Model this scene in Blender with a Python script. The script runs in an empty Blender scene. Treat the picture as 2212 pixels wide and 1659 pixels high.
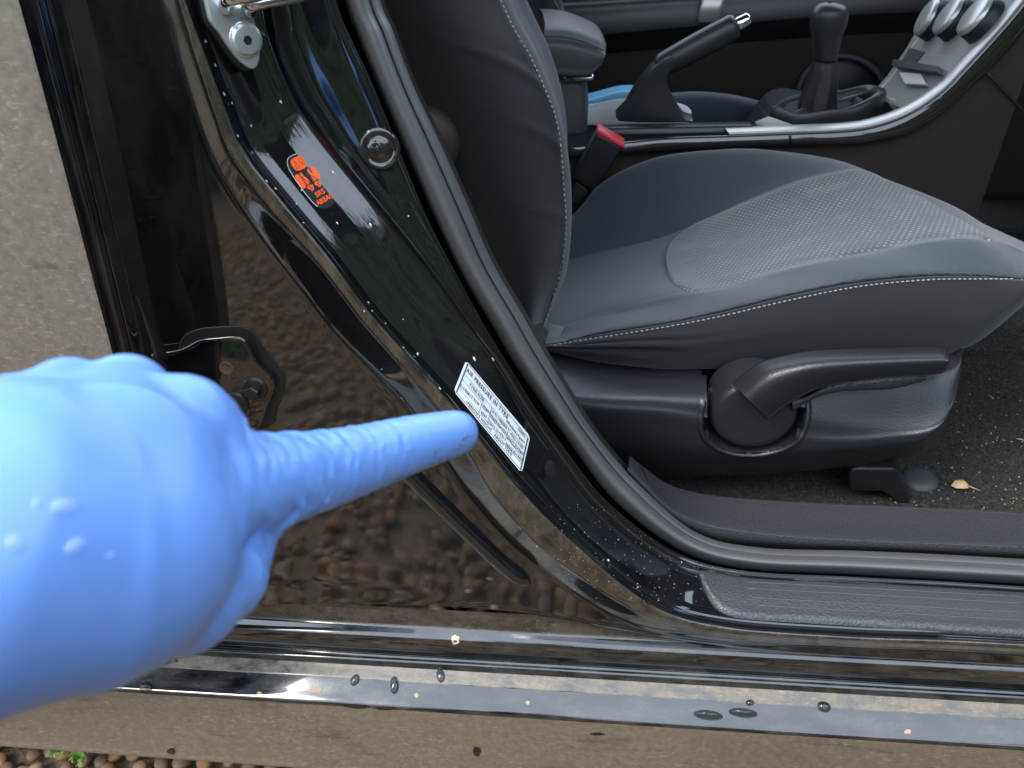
import bpy, bmesh, math, random
import numpy as np
from mathutils import Vector, Matrix
from mathutils.bvhtree import BVHTree

random.seed(7); rng = np.random.default_rng(11)
S = bpy.context.scene
COL = S.collection

# ------------------------------------------------------------------ camera
CAM_H = 1.05
LENS = 27.05
FPX = 2212 * LENS / 36.0
PITCH, YAW, ROLL = math.radians(38), math.radians(7), math.radians(3)
_f = np.array([-math.sin(YAW) * math.cos(PITCH), math.cos(YAW) * math.cos(PITCH), -math.sin(PITCH)])
_r = np.array([math.cos(YAW), math.sin(YAW), 0.0])
_u = np.cross(_r, _f)
_r2 = _r * math.cos(ROLL) - _u * math.sin(ROLL)
_u2 = _u * math.cos(ROLL) + _r * math.sin(ROLL)
EYE = np.array([0.0, 0.0, CAM_H])
cam = bpy.data.cameras.new('camera'); camo = bpy.data.objects.new('camera', cam); COL.objects.link(camo)
camo.matrix_world = Matrix(((_r2[0], _u2[0], -_f[0], 0), (_r2[1], _u2[1], -_f[1], 0), (_r2[2], _u2[2], -_f[2], CAM_H), (0, 0, 0, 1)))
cam.sensor_width = 36; cam.lens = LENS; cam.clip_start = 0.01; cam.clip_end = 500
cam.dof.use_dof = True; cam.dof.focus_distance = 0.66; cam.dof.aperture_fstop = 15.0
S.camera = camo

# ------------------------------------------------------------------ light
SUN_EL, SUN_AZ = math.radians(56), math.radians(243)     # azimuth measured clockwise from +Y
world = bpy.data.worlds.new('World'); S.world = world; world.use_nodes = True
wn = world.node_tree.nodes; wl = world.node_tree.links
bg = wn['Background']; sky = wn.new('ShaderNodeTexSky'); sky.sky_type = 'NISHITA'
sky.sun_disc = False; sky.sun_elevation = SUN_EL; sky.sun_rotation = SUN_AZ
sky.air_density = 1.0; sky.dust_density = 2.5; sky.ozone_density = 1.0
# bright, mostly cloudy sky: pale cloud over the clear sky
wc = wn.new('ShaderNodeTexCoord'); wm = wn.new('ShaderNodeMapping'); wm.inputs['Scale'].default_value = (1, 1, 2.2)
cn = wn.new('ShaderNodeTexNoise'); cn.inputs['Scale'].default_value = 1.6; cn.inputs['Detail'].default_value = 6; cn.inputs['Roughness'].default_value = .55
crmp = wn.new('ShaderNodeValToRGB'); crmp.color_ramp.elements[0].position = .30; crmp.color_ramp.elements[0].color = (.62, .62, .62, 1); crmp.color_ramp.elements[1].position = .58
cmx = wn.new('ShaderNodeMix'); cmx.data_type = 'RGBA'; cmx.inputs[7].default_value = (5.6, 6.5, 7.6, 1)
wl.new(wc.outputs['Generated'], wm.inputs[0]); wl.new(wm.outputs[0], cn.inputs['Vector']); wl.new(cn.outputs['Fac'], crmp.inputs[0])
wl.new(crmp.outputs[0], cmx.inputs[0]); wl.new(sky.outputs[0], cmx.inputs[6]); wl.new(cmx.outputs[2], bg.inputs[0]); bg.inputs[1].default_value = 0.15
sl = bpy.data.lights.new('sun', 'SUN'); so = bpy.data.objects.new('sun', sl); COL.objects.link(so)
sl.energy = 1.4; sl.angle = math.radians(25); sl.color = (1.0, 0.95, 0.88)
sd = Vector((math.sin(SUN_AZ) * math.cos(SUN_EL), math.cos(SUN_AZ) * math.cos(SUN_EL), math.sin(SUN_EL)))
so.rotation_euler = sd.to_track_quat('Z', 'Y').to_euler()
S.view_settings.view_transform = 'Standard'; S.view_settings.look = 'None'
S.view_settings.gamma = 1.0; S.view_settings.use_curve_mapping = False
S.view_settings.exposure = 1.5
S.cycles.max_bounces = 8; S.cycles.diffuse_bounces = 5; S.cycles.glossy_bounces = 5
S.cycles.caustics_reflective = False; S.cycles.caustics_refractive = False

# ------------------------------------------------------------------ helpers: placing
def ray(x, y):
    return _f + _r2 * (x - 1106) / FPX + _u2 * (829.5 - y) / FPX
def V(x, y, Y, s=0.0):
    """point of the plane  y = Y + s*(z-0.4)  seen at photo position x, y (photo measured 2212 wide)"""
    d = ray(x, y); t = (Y + s * (CAM_H - .4)) / (d[1] - s * d[2]); return EYE + t * d
def D(x, y, d):
    q = ray(x, y); return EYE + q / np.linalg.norm(q) * d
def row(pts, Y, s=0.0, dx=0, dy=0):
    if not isinstance(Y, (list, tuple)): Y = [Y] * len(pts)
    return [V(p[0] + dx, p[1] + dy, q, s) for p, q in zip(pts, Y)]
def mixrow(a, b, t):
    return [tuple((1 - t) * u + t * v for u, v in zip(p, q)) for p, q in zip(a, b)]
def off(rw, d):
    return [np.asarray(p) + np.asarray(d) for p in rw]
def cr(P, n):
    """Catmull-Rom resample of array (k,3) to n samples, uniform in index"""
    P = np.asarray(P, float); k = len(P)
    t = np.linspace(0, k - 1, n); i = np.minimum(t.astype(int), k - 2); w = (t - i)[:, None]
    E0 = np.vstack([2 * P[:1] - P[1:2], P, 2 * P[-1:] - P[-2:-1]])
    p0, p1, p2, p3 = E0[i], E0[i + 1], E0[i + 2], E0[i + 3]
    return .5 * (2 * p1 + (p2 - p0) * w + (2 * p0 - 5 * p1 + 4 * p2 - p3) * w**2 + (3 * p1 - p0 - 3 * p2 + p3) * w**3)
def lin(P, n):
    P = np.asarray(P, float); s = np.r_[0, np.cumsum(np.linalg.norm(np.diff(P, axis=0), axis=1))]
    q = np.linspace(0, s[-1], n); return np.stack([np.interp(q, s, P[:, j]) for j in range(P.shape[1])], 1)
def crlen(P, n):
    return lin(cr(P, 12 * len(P)), n)

def homog(src, dst):
    A = []
    for (x, y), (u, v) in zip(src, dst):
        A.append([x, y, 1, 0, 0, 0, -u * x, -u * y, -u]); A.append([0, 0, 0, x, y, 1, -v * x, -v * y, -v])
    return np.linalg.svd(np.array(A))[2][-1].reshape(3, 3)
def ap(Hm, p):
    q = Hm @ np.array([p[0], p[1], 1.0]); return q[:2] / q[2]
# ------------------------------------------------------------------ helpers: objects
def link(name, me, mat=None, parent=None):
    o = bpy.data.objects.new(name, me); COL.objects.link(o)
    if mat is not None: me.materials.append(mat)
    if parent is not None: o.parent = parent
    return o
def mk(name, verts, faces, mat=None, parent=None, smooth=True):
    me = bpy.data.meshes.new(name)
    me.from_pydata([tuple(map(float, v)) for v in verts], [], [tuple(int(i) for i in f) for f in faces]); me.update()
    if smooth: me.polygons.foreach_set('use_smooth', [True] * len(me.polygons))
    return link(name, me, mat, parent)
def frombm(name, bm, mat=None, parent=None, smooth=False):
    me = bpy.data.meshes.new(name); bm.normal_update(); bm.to_mesh(me); bm.free()
    if smooth: me.polygons.foreach_set('use_smooth', [True] * len(me.polygons))
    return link(name, me, mat, parent)
def tag(o, label=None, cat=None, group=None, kind=None):
    if label: o['label'] = label
    if cat: o['category'] = cat
    if group: o['group'] = group
    if kind: o['kind'] = kind
    return o
def grid(rows, nu, nv, curve=True, loop=False):
    R = [cr(r_, nu) for r_ in rows]
    if loop: R = R + [R[0]]
    A = np.stack(R)                                   # rows, nu, 3
    if curve:
        out = np.stack([cr(A[:, j], nv) for j in range(nu)], 1)
    else:
        out = A
    return out                                        # nv, nu, 3
def gmesh(G):
    nv, nu = G.shape[:2]
    v = G.reshape(-1, 3)
    i = np.arange(nv - 1)[:, None] * nu + np.arange(nu - 1)[None]
    f = np.stack([i, i + 1, i + nu + 1, i + nu], -1).reshape(-1, 4)
    return v, f
def face_cam(o, flip=None):
    return o
def loft(name, rows, nu, nv, mat, parent=None, curve=True, thick=0):
    v, f = gmesh(grid(rows, nu, nv, curve))
    # orient faces to where the photograph was taken from
    a = v[f[:, 1]] - v[f[:, 0]]; b = v[f[:, 3]] - v[f[:, 0]]; n = np.cross(a, b)
    if np.sum(n * (EYE - v[f[:, 0]]).astype(float)) < 0: f = f[:, ::-1]
    o = mk(name, v, f, mat, parent)
    me = o.data; uv = me.uv_layers.new(name='UVMap'); nvv, nuu = (nv if curve else len(rows)), nu
    li = np.zeros(len(me.loops), int); me.loops.foreach_get('vertex_index', li)
    U = np.stack([(li % nuu) / (nuu - 1), (li // nuu) / (nvv - 1)], 1).astype(np.float32)
    uv.data.foreach_set('uv', U.ravel())
    if thick:
        m = o.modifiers.new('thickness', 'SOLIDIFY'); m.thickness = thick; m.offset = -1
    return o
class Surf:
    def __init__(s, *objs):
        vs, fs, n = [], [], 0
        for o in objs:
            m = o.data; M = o.matrix_world
            vs += [o.matrix_basis @ v.co for v in m.vertices]; fs += [[i + n for i in p.vertices] for p in m.polygons]; n = len(vs)
        s.b = BVHTree.FromPolygons(vs, fs)
    def hit(s, x, y, up=0.0):
        d = Vector(ray(x, y)).normalized()
        h = s.b.ray_cast(Vector(EYE), d)
        if h[0] is None: return None, None
        n = h[1]
        if n.dot(d) > 0: n = -n
        return h[0] + n * up, n
def box(bm, x0, x1, y0, y1, z0, z1):
    vs = [bm.verts.new(p) for p in ((x0, y0, z0), (x1, y0, z0), (x1, y1, z0), (x0, y1, z0), (x0, y0, z1), (x1, y0, z1), (x1, y1, z1), (x0, y1, z1))]
    for f in ((3, 2, 1, 0), (4, 5, 6, 7), (0, 1, 5, 4), (1, 2, 6, 5), (2, 3, 7, 6), (3, 0, 4, 7)): bm.faces.new([vs[i] for i in f])
def boxo(name, x0, x1, y0, y1, z0, z1, mat, parent=None, bev=0.0, seg=3):
    bm = bmesh.new(); box(bm, x0, x1, y0, y1, z0, z1); o = frombm(name, bm, mat, parent)
    if bev: bevel(o, bev, seg)
    return o
def bevel(o, w, seg=3):
    m = o.modifiers.new('bevel', 'BEVEL'); m.width = w; m.segments = seg; m.limit_method = 'ANGLE'; m.angle_limit = .6
    for p in o.data.polygons: p.use_smooth = True
    return o
def smoothpoly(P, n=0):
    P = np.asarray(P, float); k = len(P); Q = np.vstack([P[-2:], P, P[:3]])
    out = []
    for i in range(k):
        p0, p1, p2, p3 = Q[i + 1], Q[i + 2], Q[i + 3], Q[i + 4]
        for t in np.linspace(0, 1, n + 1)[:-1]:
            out.append(.5 * (2 * p1 + (p2 - p0) * t + (2 * p0 - 5 * p1 + 4 * p2 - p3) * t * t + (3 * p1 - p0 - 3 * p2 + p3) * t**3))
    return np.array(out)
def prism(name, front, depth, mat, parent=None, bev=0.0, seg=3):
    """closed slab: front outline (3-D points) pushed along the vector depth"""
    n = len(front); F = [np.asarray(p, float) for p in front]; B = [p + np.asarray(depth, float) for p in F]
    nn = np.zeros(3)
    for i in range(n): nn += np.cross(F[i], F[(i + 1) % n])
    faces = [list(range(n)), list(range(2 * n - 1, n - 1, -1))]
    if nn @ np.asarray(depth, float) > 0: faces = [f[::-1] for f in faces]; side = [[i, i + n, (i + 1) % n + n, (i + 1) % n] for i in range(n)][:]; side = [s[::-1] for s in [[(i + 1) % n, (i + 1) % n + n, i + n, i] for i in range(n)]]
    else: side = [[(i + 1) % n, i, i + n, (i + 1) % n + n] for i in range(n)]
    o = mk(name, F + B, faces + side, mat, parent, smooth=False)
    bm = bmesh.new(); bm.from_mesh(o.data); bmesh.ops.recalc_face_normals(bm, faces=bm.faces); bm.to_mesh(o.data); bm.free()
    if bev: bevel(o, bev, seg)
    return o
def tube(path, rad, seg=10, close=True):
    """verts, faces of a tube along a 3-D path; rad number or list"""
    P = np.asarray(path, float); n = len(P); rad = np.broadcast_to(np.asarray(rad, float), (n,))
    T = np.gradient(P, axis=0); T /= np.linalg.norm(T, axis=1)[:, None] + 1e-12
    a = np.array([0, 0, 1.0]) if abs(T[0][2]) < .9 else np.array([1.0, 0, 0])
    v, f = [], []
    for i in range(n):
        a = a - T[i] * (a @ T[i]); a /= np.linalg.norm(a); b = np.cross(T[i], a)
        for j in range(seg):
            q = 2 * math.pi * j / seg; v.append(P[i] + rad[i] * (a * math.cos(q) + b * math.sin(q)))
    for i in range(n - 1):
        for j in range(seg):
            f.append((i * seg + j, i * seg + (j + 1) % seg, (i + 1) * seg + (j + 1) % seg, (i + 1) * seg + j))
    if close:
        f.append(tuple(range(seg))[::-1]); f.append(tuple((n - 1) * seg + j for j in range(seg)))
    return v, f
def tubeo(name, path, rad, mat, parent=None, seg=10):
    v, f = tube(path, rad, seg); return mk(name, v, f, mat, parent)
def frame(n):
    n = Vector(n).normalized(); a = Vector((0, 0, 1)) if abs(n.z) < .9 else Vector((1, 0, 0))
    e1 = a.cross(n).normalized(); return e1, n.cross(e1).normalized(), n
def lathe(name, c, n, prof, mat, parent=None, seg=32, ang=0):
    """prof: (radius, height along n) list, from the centre of the top outward and down"""
    e1, e2, n = frame(n); c = Vector(c); v, f = [], []
    if prof[0][0] == 0: prof = prof[1:]
    cap0 = True
    for (r_, h) in prof:
        for j in range(seg):
            q = 2 * math.pi * j / seg + ang; v.append(c + n * h + e1 * (r_ * math.cos(q)) + e2 * (r_ * math.sin(q)))
    for i in range(len(prof) - 1):
        for j in range(seg): f.append((i * seg + j, (i + 1) * seg + j, (i + 1) * seg + (j + 1) % seg, i * seg + (j + 1) % seg))
    m0 = len(v); v.append(c + n * prof[0][1])
    for j in range(seg): f.append((m0, j, (j + 1) % seg))
    return mk(name, v, f, mat, parent)
def merge(parts):
    vs, fs = [], []
    for v, f in parts:
        n = len(vs); vs += list(v); fs += [tuple(i + n for i in q) for q in f]
    return vs, fs

# ------------------------------------------------------------------ helpers: signed distance modelling (hand, body)
def smin(a, b, k):
    h = np.clip(.5 + .5 * (b - a) / k, 0, 1); return b + (a - b) * h - k * h * (1 - h)
def cone(P, a, b, ra, rb):
    a = np.asarray(a); b = np.asarray(b); ba = b - a
    t = np.clip(((P - a) @ ba) / (ba @ ba), 0, 1)
    return np.linalg.norm(P - a - t[..., None] * ba, axis=-1) - (ra + (rb - ra) * t), t
def surface_nets(F, lo, h):
    nx, ny, nz = F.shape; neg = F < 0
    c = [(0, 0, 0), (1, 0, 0), (0, 1, 0), (1, 1, 0), (0, 0, 1), (1, 0, 1), (0, 1, 1), (1, 1, 1)]
    sl_ = lambda A, o: A[o[0]:nx - 1 + o[0], o[1]:ny - 1 + o[1], o[2]:nz - 1 + o[2]]
    cnt = sum(sl_(neg, o).astype(int) for o in c); act = (cnt > 0) & (cnt < 8)
    acc = np.zeros(act.shape + (3,)); num = np.zeros(act.shape)
    for i in range(8):
        for j in range(i + 1, 8):
            if sum(abs(c[i][k] - c[j][k]) for k in range(3)) != 1: continue
            a, b = sl_(F, c[i]), sl_(F, c[j]); m = (a < 0) != (b < 0)
            t = np.where(m, a / np.where(m, a - b, 1), 0)
            for k in range(3): acc[..., k] += np.where(m, c[i][k] + t * (c[j][k] - c[i][k]), 0)
            num += m
    idx = -np.ones(act.shape, int); idx[act] = np.arange(act.sum())
    I = np.argwhere(act); v = (I + acc[act] / num[act][:, None]) * h + np.asarray(lo)
    fs = []
    for ax in range(3):
        o = [0, 0, 0]; o[ax] = 1
        A = neg[:nx - o[0], :ny - o[1], :nz - o[2]]; B = neg[o[0]:, o[1]:, o[2]:]
        e = np.argwhere(A != B); u_, w_ = [k for k in range(3) if k != ax]
        e = e[(e[:, u_] > 0) & (e[:, w_] > 0) & (e[:, u_] < F.shape[u_] - 1) & (e[:, w_] < F.shape[w_] - 1)]
        s = A[tuple(e.T)]
        def g(du, dw):
            q = e.copy(); q[:, u_] -= du; q[:, w_] -= dw; return idx[tuple(q.T)]
        q = np.stack([g(0, 0), g(1, 0), g(1, 1), g(0, 1)], 1)
        fl = s if ax != 1 else ~s
        q[~fl] = q[~fl][:, ::-1]; fs.append(q)
    f = np.vstack(fs); return v, f[(f >= 0).all(1)]

# ------------------------------------------------------------------ materials
def N(nt, t, **kw):
    n = nt.nodes.new(t)
    for k, v in kw.items(): setattr(n, k, v)
    return n
def mat(name, col, rough=.5, metal=0.0, spec=.5, coat=0.0, coatr=.05, sheen=0.0):
    m = bpy.data.materials.new(name); m.use_nodes = True; b = m.node_tree.nodes['Principled BSDF']
    b.inputs['Base Color'].default_value = (*col, 1); b.inputs['Roughness'].default_value = rough; b.inputs['Metallic'].default_value = metal
    b.inputs['Specular IOR Level'].default_value = spec; b.inputs['Coat Weight'].default_value = coat; b.inputs['Coat Roughness'].default_value = coatr
    b.inputs['Sheen Weight'].default_value = sheen
    if sheen: b.inputs['Sheen Roughness'].default_value = .5
    return m
def B(m): return m.node_tree.nodes['Principled BSDF']
def coords(m, scale=(1, 1, 1), kind='Object'):
    nt = m.node_tree; tc = N(nt, 'ShaderNodeTexCoord'); mp = N(nt, 'ShaderNodeMapping'); mp.inputs['Scale'].default_value = scale
    nt.links.new(tc.outputs[kind], mp.inputs[0]); return mp.outputs[0]
def noise(m, scale, detail=4, rough=.6, vec=None, dist=0):
    n = N(m.node_tree, 'ShaderNodeTexNoise'); n.inputs['Scale'].default_value = scale; n.inputs['Detail'].default_value = detail
    n.inputs['Roughness'].default_value = rough; n.inputs['Distortion'].default_value = dist
    m.node_tree.links.new(vec if vec is not None else coords(m), n.inputs['Vector']); return n.outputs['Fac']
def ramp(m, fac, stops):
    r_ = N(m.node_tree, 'ShaderNodeValToRGB'); e = r_.color_ramp.elements
    while len(e) < len(stops): e.new(.5)
    for el, (p, c) in zip(e, stops):
        el.position = p; el.color = (*c, 1) if isinstance(c, tuple) else (c, c, c, 1)
    m.node_tree.links.new(fac, r_.inputs[0]); return r_.outputs[0]
def mathn(m, op, a, b=None):
    n = N(m.node_tree, 'ShaderNodeMath', operation=op)
    for i, x in enumerate((a, b)):
        if x is None: continue
        if isinstance(x, (int, float)): n.inputs[i].default_value = x
        else: m.node_tree.links.new(x, n.inputs[i])
    return n.outputs[0]
def mixc(m, fac, a, b):
    n = N(m.node_tree, 'ShaderNodeMix', data_type='RGBA')
    for k, x in ((0, fac), (6, a), (7, b)):
        if isinstance(x, (int, float)): n.inputs[k].default_value = x
        elif isinstance(x, tuple): n.inputs[k].default_value = (*x, 1)
        else: m.node_tree.links.new(x, n.inputs[k])
    return n.outputs[2]
def setin(m, name, sock):
    m.node_tree.links.new(sock, B(m).inputs[name])
def bump(m, h, strength=.3, dist=.001, coat=False):
    n = N(m.node_tree, 'ShaderNodeBump'); n.inputs['Strength'].default_value = strength; n.inputs['Distance'].default_value = dist
    m.node_tree.links.new(h, n.inputs['Height']); m.node_tree.links.new(n.outputs[0], B(m).inputs['Normal'])
    if coat: m.node_tree.links.new(n.outputs[0], B(m).inputs['Coat Normal'])
def grain(m, scale=900, strength=.35, dist=.0006):
    v = N(m.node_tree, 'ShaderNodeTexVoronoi'); v.inputs['Scale'].default_value = scale
    m.node_tree.links.new(coords(m), v.inputs['Vector']); bump(m, v.outputs['Distance'], strength, dist); return m

def paint(name, dust=0.0, lo=.45, hi=.75, streak=(1, 1, 1), scale=40, dustcol=(.26, .22, .17), wave=0.0, fleck=0.0):
    """glossy black car paint; dust = how much road film lies on it"""
    m = mat(name, (.006, .007, .009), .06, 0, .6, .8, .03); B(m).inputs['Coat IOR'].default_value = 1.65
    n1 = noise(m, scale, 6, .62, coords(m, streak)); n2 = noise(m, 900, 2, .5)
    k = ramp(m, n1, ((lo, 0.0), (hi, 1.0)))
    k = mathn(m, 'MULTIPLY', k, dust)
    if fleck:
        nf = noise(m, 420, 3, .65, coords(m, (.35, 1, 1.1)), .6); kf = ramp(m, nf, ((.57, 0.0), (.66, 1.0))); nv_ = noise(m, 300, 4, .7, coords(m, (1.3, 1.3, .16)), 1.2); kf = mathn(m, 'MAXIMUM', kf, ramp(m, nv_, ((.62, 0.0), (.68, .8)))); kf = mathn(m, 'MULTIPLY', kf, ramp(m, noise(m, 22, 3, .6), ((.35, .25), (.62, 1.0))))
        k = mathn(m, 'ADD', k, mathn(m, 'MULTIPLY', kf, fleck))
    sp = ramp(m, n2, ((.70, 0.0), (.74, .5))); k = mathn(m, 'MAXIMUM', k, mathn(m, 'MULTIPLY', sp, .5))
    k = mathn(m, 'MINIMUM', k, 1.0)
    c2 = mixc(m, ramp(m, noise(m, 160, 4), ((.3, 0.0), (.7, 1.0))), tuple(c * .80 for c in dustcol), tuple(min(1, c * 1.2) for c in dustcol))
    if fleck: c2 = mixc(m, mathn(m, 'MULTIPLY', kf, fleck), c2, tuple(min(1, c * 2.1) for c in dustcol))
    setin(m, 'Base Color', mixc(m, k, (.006, .007, .009), c2))
    r_ = N(m.node_tree, 'ShaderNodeMapRange'); r_.inputs['To Min'].default_value = .07; r_.inputs['To Max'].default_value = .6
    m.node_tree.links.new(k, r_.inputs[0]); setin(m, 'Roughness', r_.outputs[0])
    cw = N(m.node_tree, 'ShaderNodeMapRange'); cw.inputs['To Min'].default_value = .9; cw.inputs['To Max'].default_value = .0
    m.node_tree.links.new(k, cw.inputs[0]); setin(m, 'Coat Weight', cw.outputs[0])
    if wave: bump(m, noise(m, 14, 2, .4), wave, .004, True)
    return m
M = {}
M['paint'] = paint('black_paint', .10, .5, .8, (1, 1, 1), 30)
M['pillar'] = paint('black_paint_pillar', .04, .55, .85, (1, 1, 1), 30, wave=.02)
M['flat'] = paint('black_paint_dusty', .08, .42, .8, (1, 1, .35), 45, (.20, .15, .10), wave=.04, fleck=.06)
M['door'] = paint('dust_covered_paint', .88, .05, .4, (.5, 1, 1.0), 60, (.172, .148, .115), fleck=.45)
M['skirt'] = paint('dust_covered_sill_paint', .90, .08, .45, (.22, 1, 1.2), 50, (.17, .135, .095), fleck=.5)
M['strip'] = paint('black_paint_streaked', .22, .42, .8, (.4, 1, 1), 50, (.30, .28, .25), fleck=.06)
M['crease'] = paint('dusty_crease_paint', .55, .2, .65, (.5, 1, 1), 60, (.13, .105, .08), fleck=.35)
M['sill'] = paint('grimy_sill_paint', .75, .25, .58, (.5, 1.2, 1.2), 70, (.22, .185, .14), fleck=.25)
M['rubber'] = grain(mat('grey_seal_rubber', (.10, .102, .105), .38, 0, .6), 1500, .10, .0003)
M['gasket'] = mat('black_rubber', (.012, .012, .013), .5)
M['plastic'] = grain(mat('grained_black_plastic', (.019, .020, .024), .36, 0, .6), 700, .35, .0006)
M['leathery'] = grain(mat('leather_grain_plastic', (.048, .050, .055), .40, 0, .6), 420, .55, .0011)
M['plastic2'] = grain(mat('dark_brown_plastic', (.030, .024, .020), .6, 0, .35), 900, .2, .0004)
M['smoothplastic'] = mat('smooth_black_plastic', (.018, .018, .02), .35)
M['darkgrey'] = mat('dark_grey_vinyl', (.06, .062, .066), .5)
M['gloss'] = mat('gloss_trim', (.02, .018, .017), .06, 0, .6, 1, .03)
M['silver'] = mat('silver_paint', (.52, .52, .50), .35, .55)
M['greypanel'] = mat('grey_panel', (.30, .30, .285), .45, .1)
M['chrome'] = mat('chrome', (.75, .76, .77), .12, 1)
M['zinc'] = mat('zinc_plate', (.50, .56, .57), .30, .55)
M['bolt'] = mat('black_bolt', (.03, .028, .027), .35, .3)
M['hinge'] = paint('hinge_black', .12, .4, .8, (1, 1, 1), 60, (.12, .09, .07))
M['rust'] = mat('rust_hole', (.16, .09, .06), .8)
M['leather'] = grain(mat('black_leather', (.022, .022, .023), .38, 0, .5), 600, .25, .0006)
M['red'] = mat('red_button', (.75, .05, .07), .4)
M['white'] = mat('white_card', (.72, .70, .64), .5)
M['paper'] = mat('white_packet', (.8, .8, .8), .45)
M['bluepaper'] = mat('blue_packet_band', (.18, .52, .80), .4)
M['stitch'] = mat('grey_thread', (.25, .25, .26), .8)
M['orange'] = mat('orange_ink', (1.0, .13, .012), .6)
M['orangeline'] = mat('dark_orange_line', (.42, .03, .006), .5)
M['sticker'] = mat('white_sticker', (.82, .87, .90), .35)
M['ink'] = mat('black_ink', (.03, .035, .05), .5)
M['chip'] = mat('white_fleck', (.75, .77, .78), .7)
def fabric(name, col, dots=False):
    m = mat(name, col, .85, 0, .2, sheen=.25)
    w1 = N(m.node_tree, 'ShaderNodeTexWave', wave_type='BANDS', bands_direction='X'); w1.inputs['Scale'].default_value = 420
    w2 = N(m.node_tree, 'ShaderNodeTexWave', wave_type='BANDS', bands_direction='Z'); w2.inputs['Scale'].default_value = 420
    w3 = N(m.node_tree, 'ShaderNodeTexWave', wave_type='BANDS', bands_direction='Y'); w3.inputs['Scale'].default_value = 420
    for w in (w1, w2, w3):
        w.inputs['Distortion'].default_value = 1.5; m.node_tree.links.new(coords(m), w.inputs['Vector'])
    h = mathn(m, 'ADD', mathn(m, 'ADD', w1.outputs['Fac'], w2.outputs['Fac']), w3.outputs['Fac'])
    big = noise(m, 25, 3, .5)
    h2 = mathn(m, 'ADD', mathn(m, 'MULTIPLY', h, .15), mathn(m, 'MULTIPLY', big, 2.0))
    bump(m, h2, .35, .0012)
    cl = mixc(m, ramp(m, noise(m, 1600, 2), ((.3, 0.0), (.7, 1.0))), tuple(c * .75 for c in col), tuple(c * 1.3 for c in col))
    if dots:
        nt = m.node_tree; tc = coords(m, (150, 150, 0)); sx = N(nt, 'ShaderNodeSeparateXYZ'); nt.links.new(tc, sx.inputs[0])
        yy = mathn(m, 'ADD', sx.outputs[1], mathn(m, 'MULTIPLY', mathn(m, 'SINE', mathn(m, 'MULTIPLY', sx.outputs[0], .13)), 1.6))
        iy = mathn(m, 'FLOOR', yy); fy = mathn(m, 'SUBTRACT', mathn(m, 'FRACT', yy), .5)
        xx = mathn(m, 'ADD', sx.outputs[0], mathn(m, 'MULTIPLY', iy, .5)); fx = mathn(m, 'SUBTRACT', mathn(m, 'FRACT', xx), .5)
        d = mathn(m, 'SQRT', mathn(m, 'ADD', mathn(m, 'MULTIPLY', fx, fx), mathn(m, 'MULTIPLY', fy, fy)))
        k = ramp(m, d, ((.17, 1.0), (.24, 0.0)))
        k = mathn(m, 'MULTIPLY', k, ramp(m, noise(m, 30, 2), ((.35, .35), (.65, 1.0))))
        stain = ramp(m, noise(m, 16, 5, .6, coords(m, (.6, 1.6, 1))), ((.56, 0.0), (.70, .55)))
        cl = mixc(m, stain, cl, (.12, .12, .115)); cl = mixc(m, k, cl, (.24, .24, .25))
    setin(m, 'Base Color', cl); return m
M['fabric'] = fabric('black_seat_fabric', (.0145, .015, .018))
M['slate'] = fabric('slate_seat_fabric', (.034, .044, .058))
M['insert'] = fabric('dotted_grey_fabric', (.052, .063, .069), True)
m = mat('carpet', (.03, .03, .03), .95, 0, .1); nz = noise(m, 260, 6, .75)
setin(m, 'Base Color', ramp(m, nz, ((.35, (.02, .02, .02)), (.52, (.055, .053, .050)), (.70, (.13, .12, .10))))); bump(m, nz, .9, .006); M['carpet'] = m
m = mat('nitrile_glove', (.07, .28, .90), .36, 0, .5)
B(m).inputs['Subsurface Weight'].default_value = .12; B(m).inputs['Subsurface Radius'].default_value = (.2, .5, 1.0); B(m).inputs['Subsurface Scale'].default_value = .004
setin(m, 'Base Color', mixc(m, ramp(m, noise(m, 30, 4), ((.3, 0.0), (.7, 1.0))), (.155, .325, .78), (.175, .355, .84)))
tcg = N(m.node_tree, 'ShaderNodeTexCoord'); dg_ = N(m.node_tree, 'ShaderNodeVectorMath', operation='DISTANCE'); m.node_tree.links.new(tcg.outputs['Object'], dg_.inputs[0]); dg_.inputs[1].default_value = tuple(D(590, 1040, .236))
near = ramp(m, mathn(m, 'MULTIPLY', dg_.outputs['Value'], 12.0), ((.12, 1.0), (.62, .10)))
fold = noise(m, 62, 1, .4, coords(m, (2.4, 2.4, .20)), .35)
hgt = mathn(m, 'ADD', mathn(m, 'MULTIPLY', fold, near), mathn(m, 'MULTIPLY', noise(m, 34, 3, .5), .22))
bump(m, hgt, .50, .0045); M['glove'] = m
m = mat('water', (.55, .75, 1.0), .03, 0, .8); B(m).inputs['Alpha'].default_value = .24; M['water'] = m
m = mat('water_clear', (.3, .32, .34), .03, 0, .9); B(m).inputs['Alpha'].default_value = .10; M['waterc'] = m
m = mat('water_dark', (.01, .012, .015), .02, 0, 1.0); B(m).inputs['Alpha'].default_value = .6; M['waterd'] = m
m = mat('pebble', (.3, .2, .12), .55); g = N(m.node_tree, 'ShaderNodeObjectInfo')
pc = ramp(m, g.outputs['Random'], ((0, (.20, .10, .04)), (.2, (.32, .20, .10)), (.4, (.12, .07, .04)), (.55, (.36, .27, .17)), (.7, (.17, .14, .115)), (.85, (.36, .17, .06)), (1, (.08, .06, .04))))
setin(m, 'Base Color', mixc(m, ramp(m, noise(m, 90, 4), ((.35, 0.0), (.7, .5))), pc, (.10, .07, .05))); bump(m, noise(m, 200, 4), .3, .002); M['pebble'] = m
m = mat('pebbles_mass', (.3, .2, .12), .6); g = N(m.node_tree, 'ShaderNodeNewGeometry')
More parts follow.
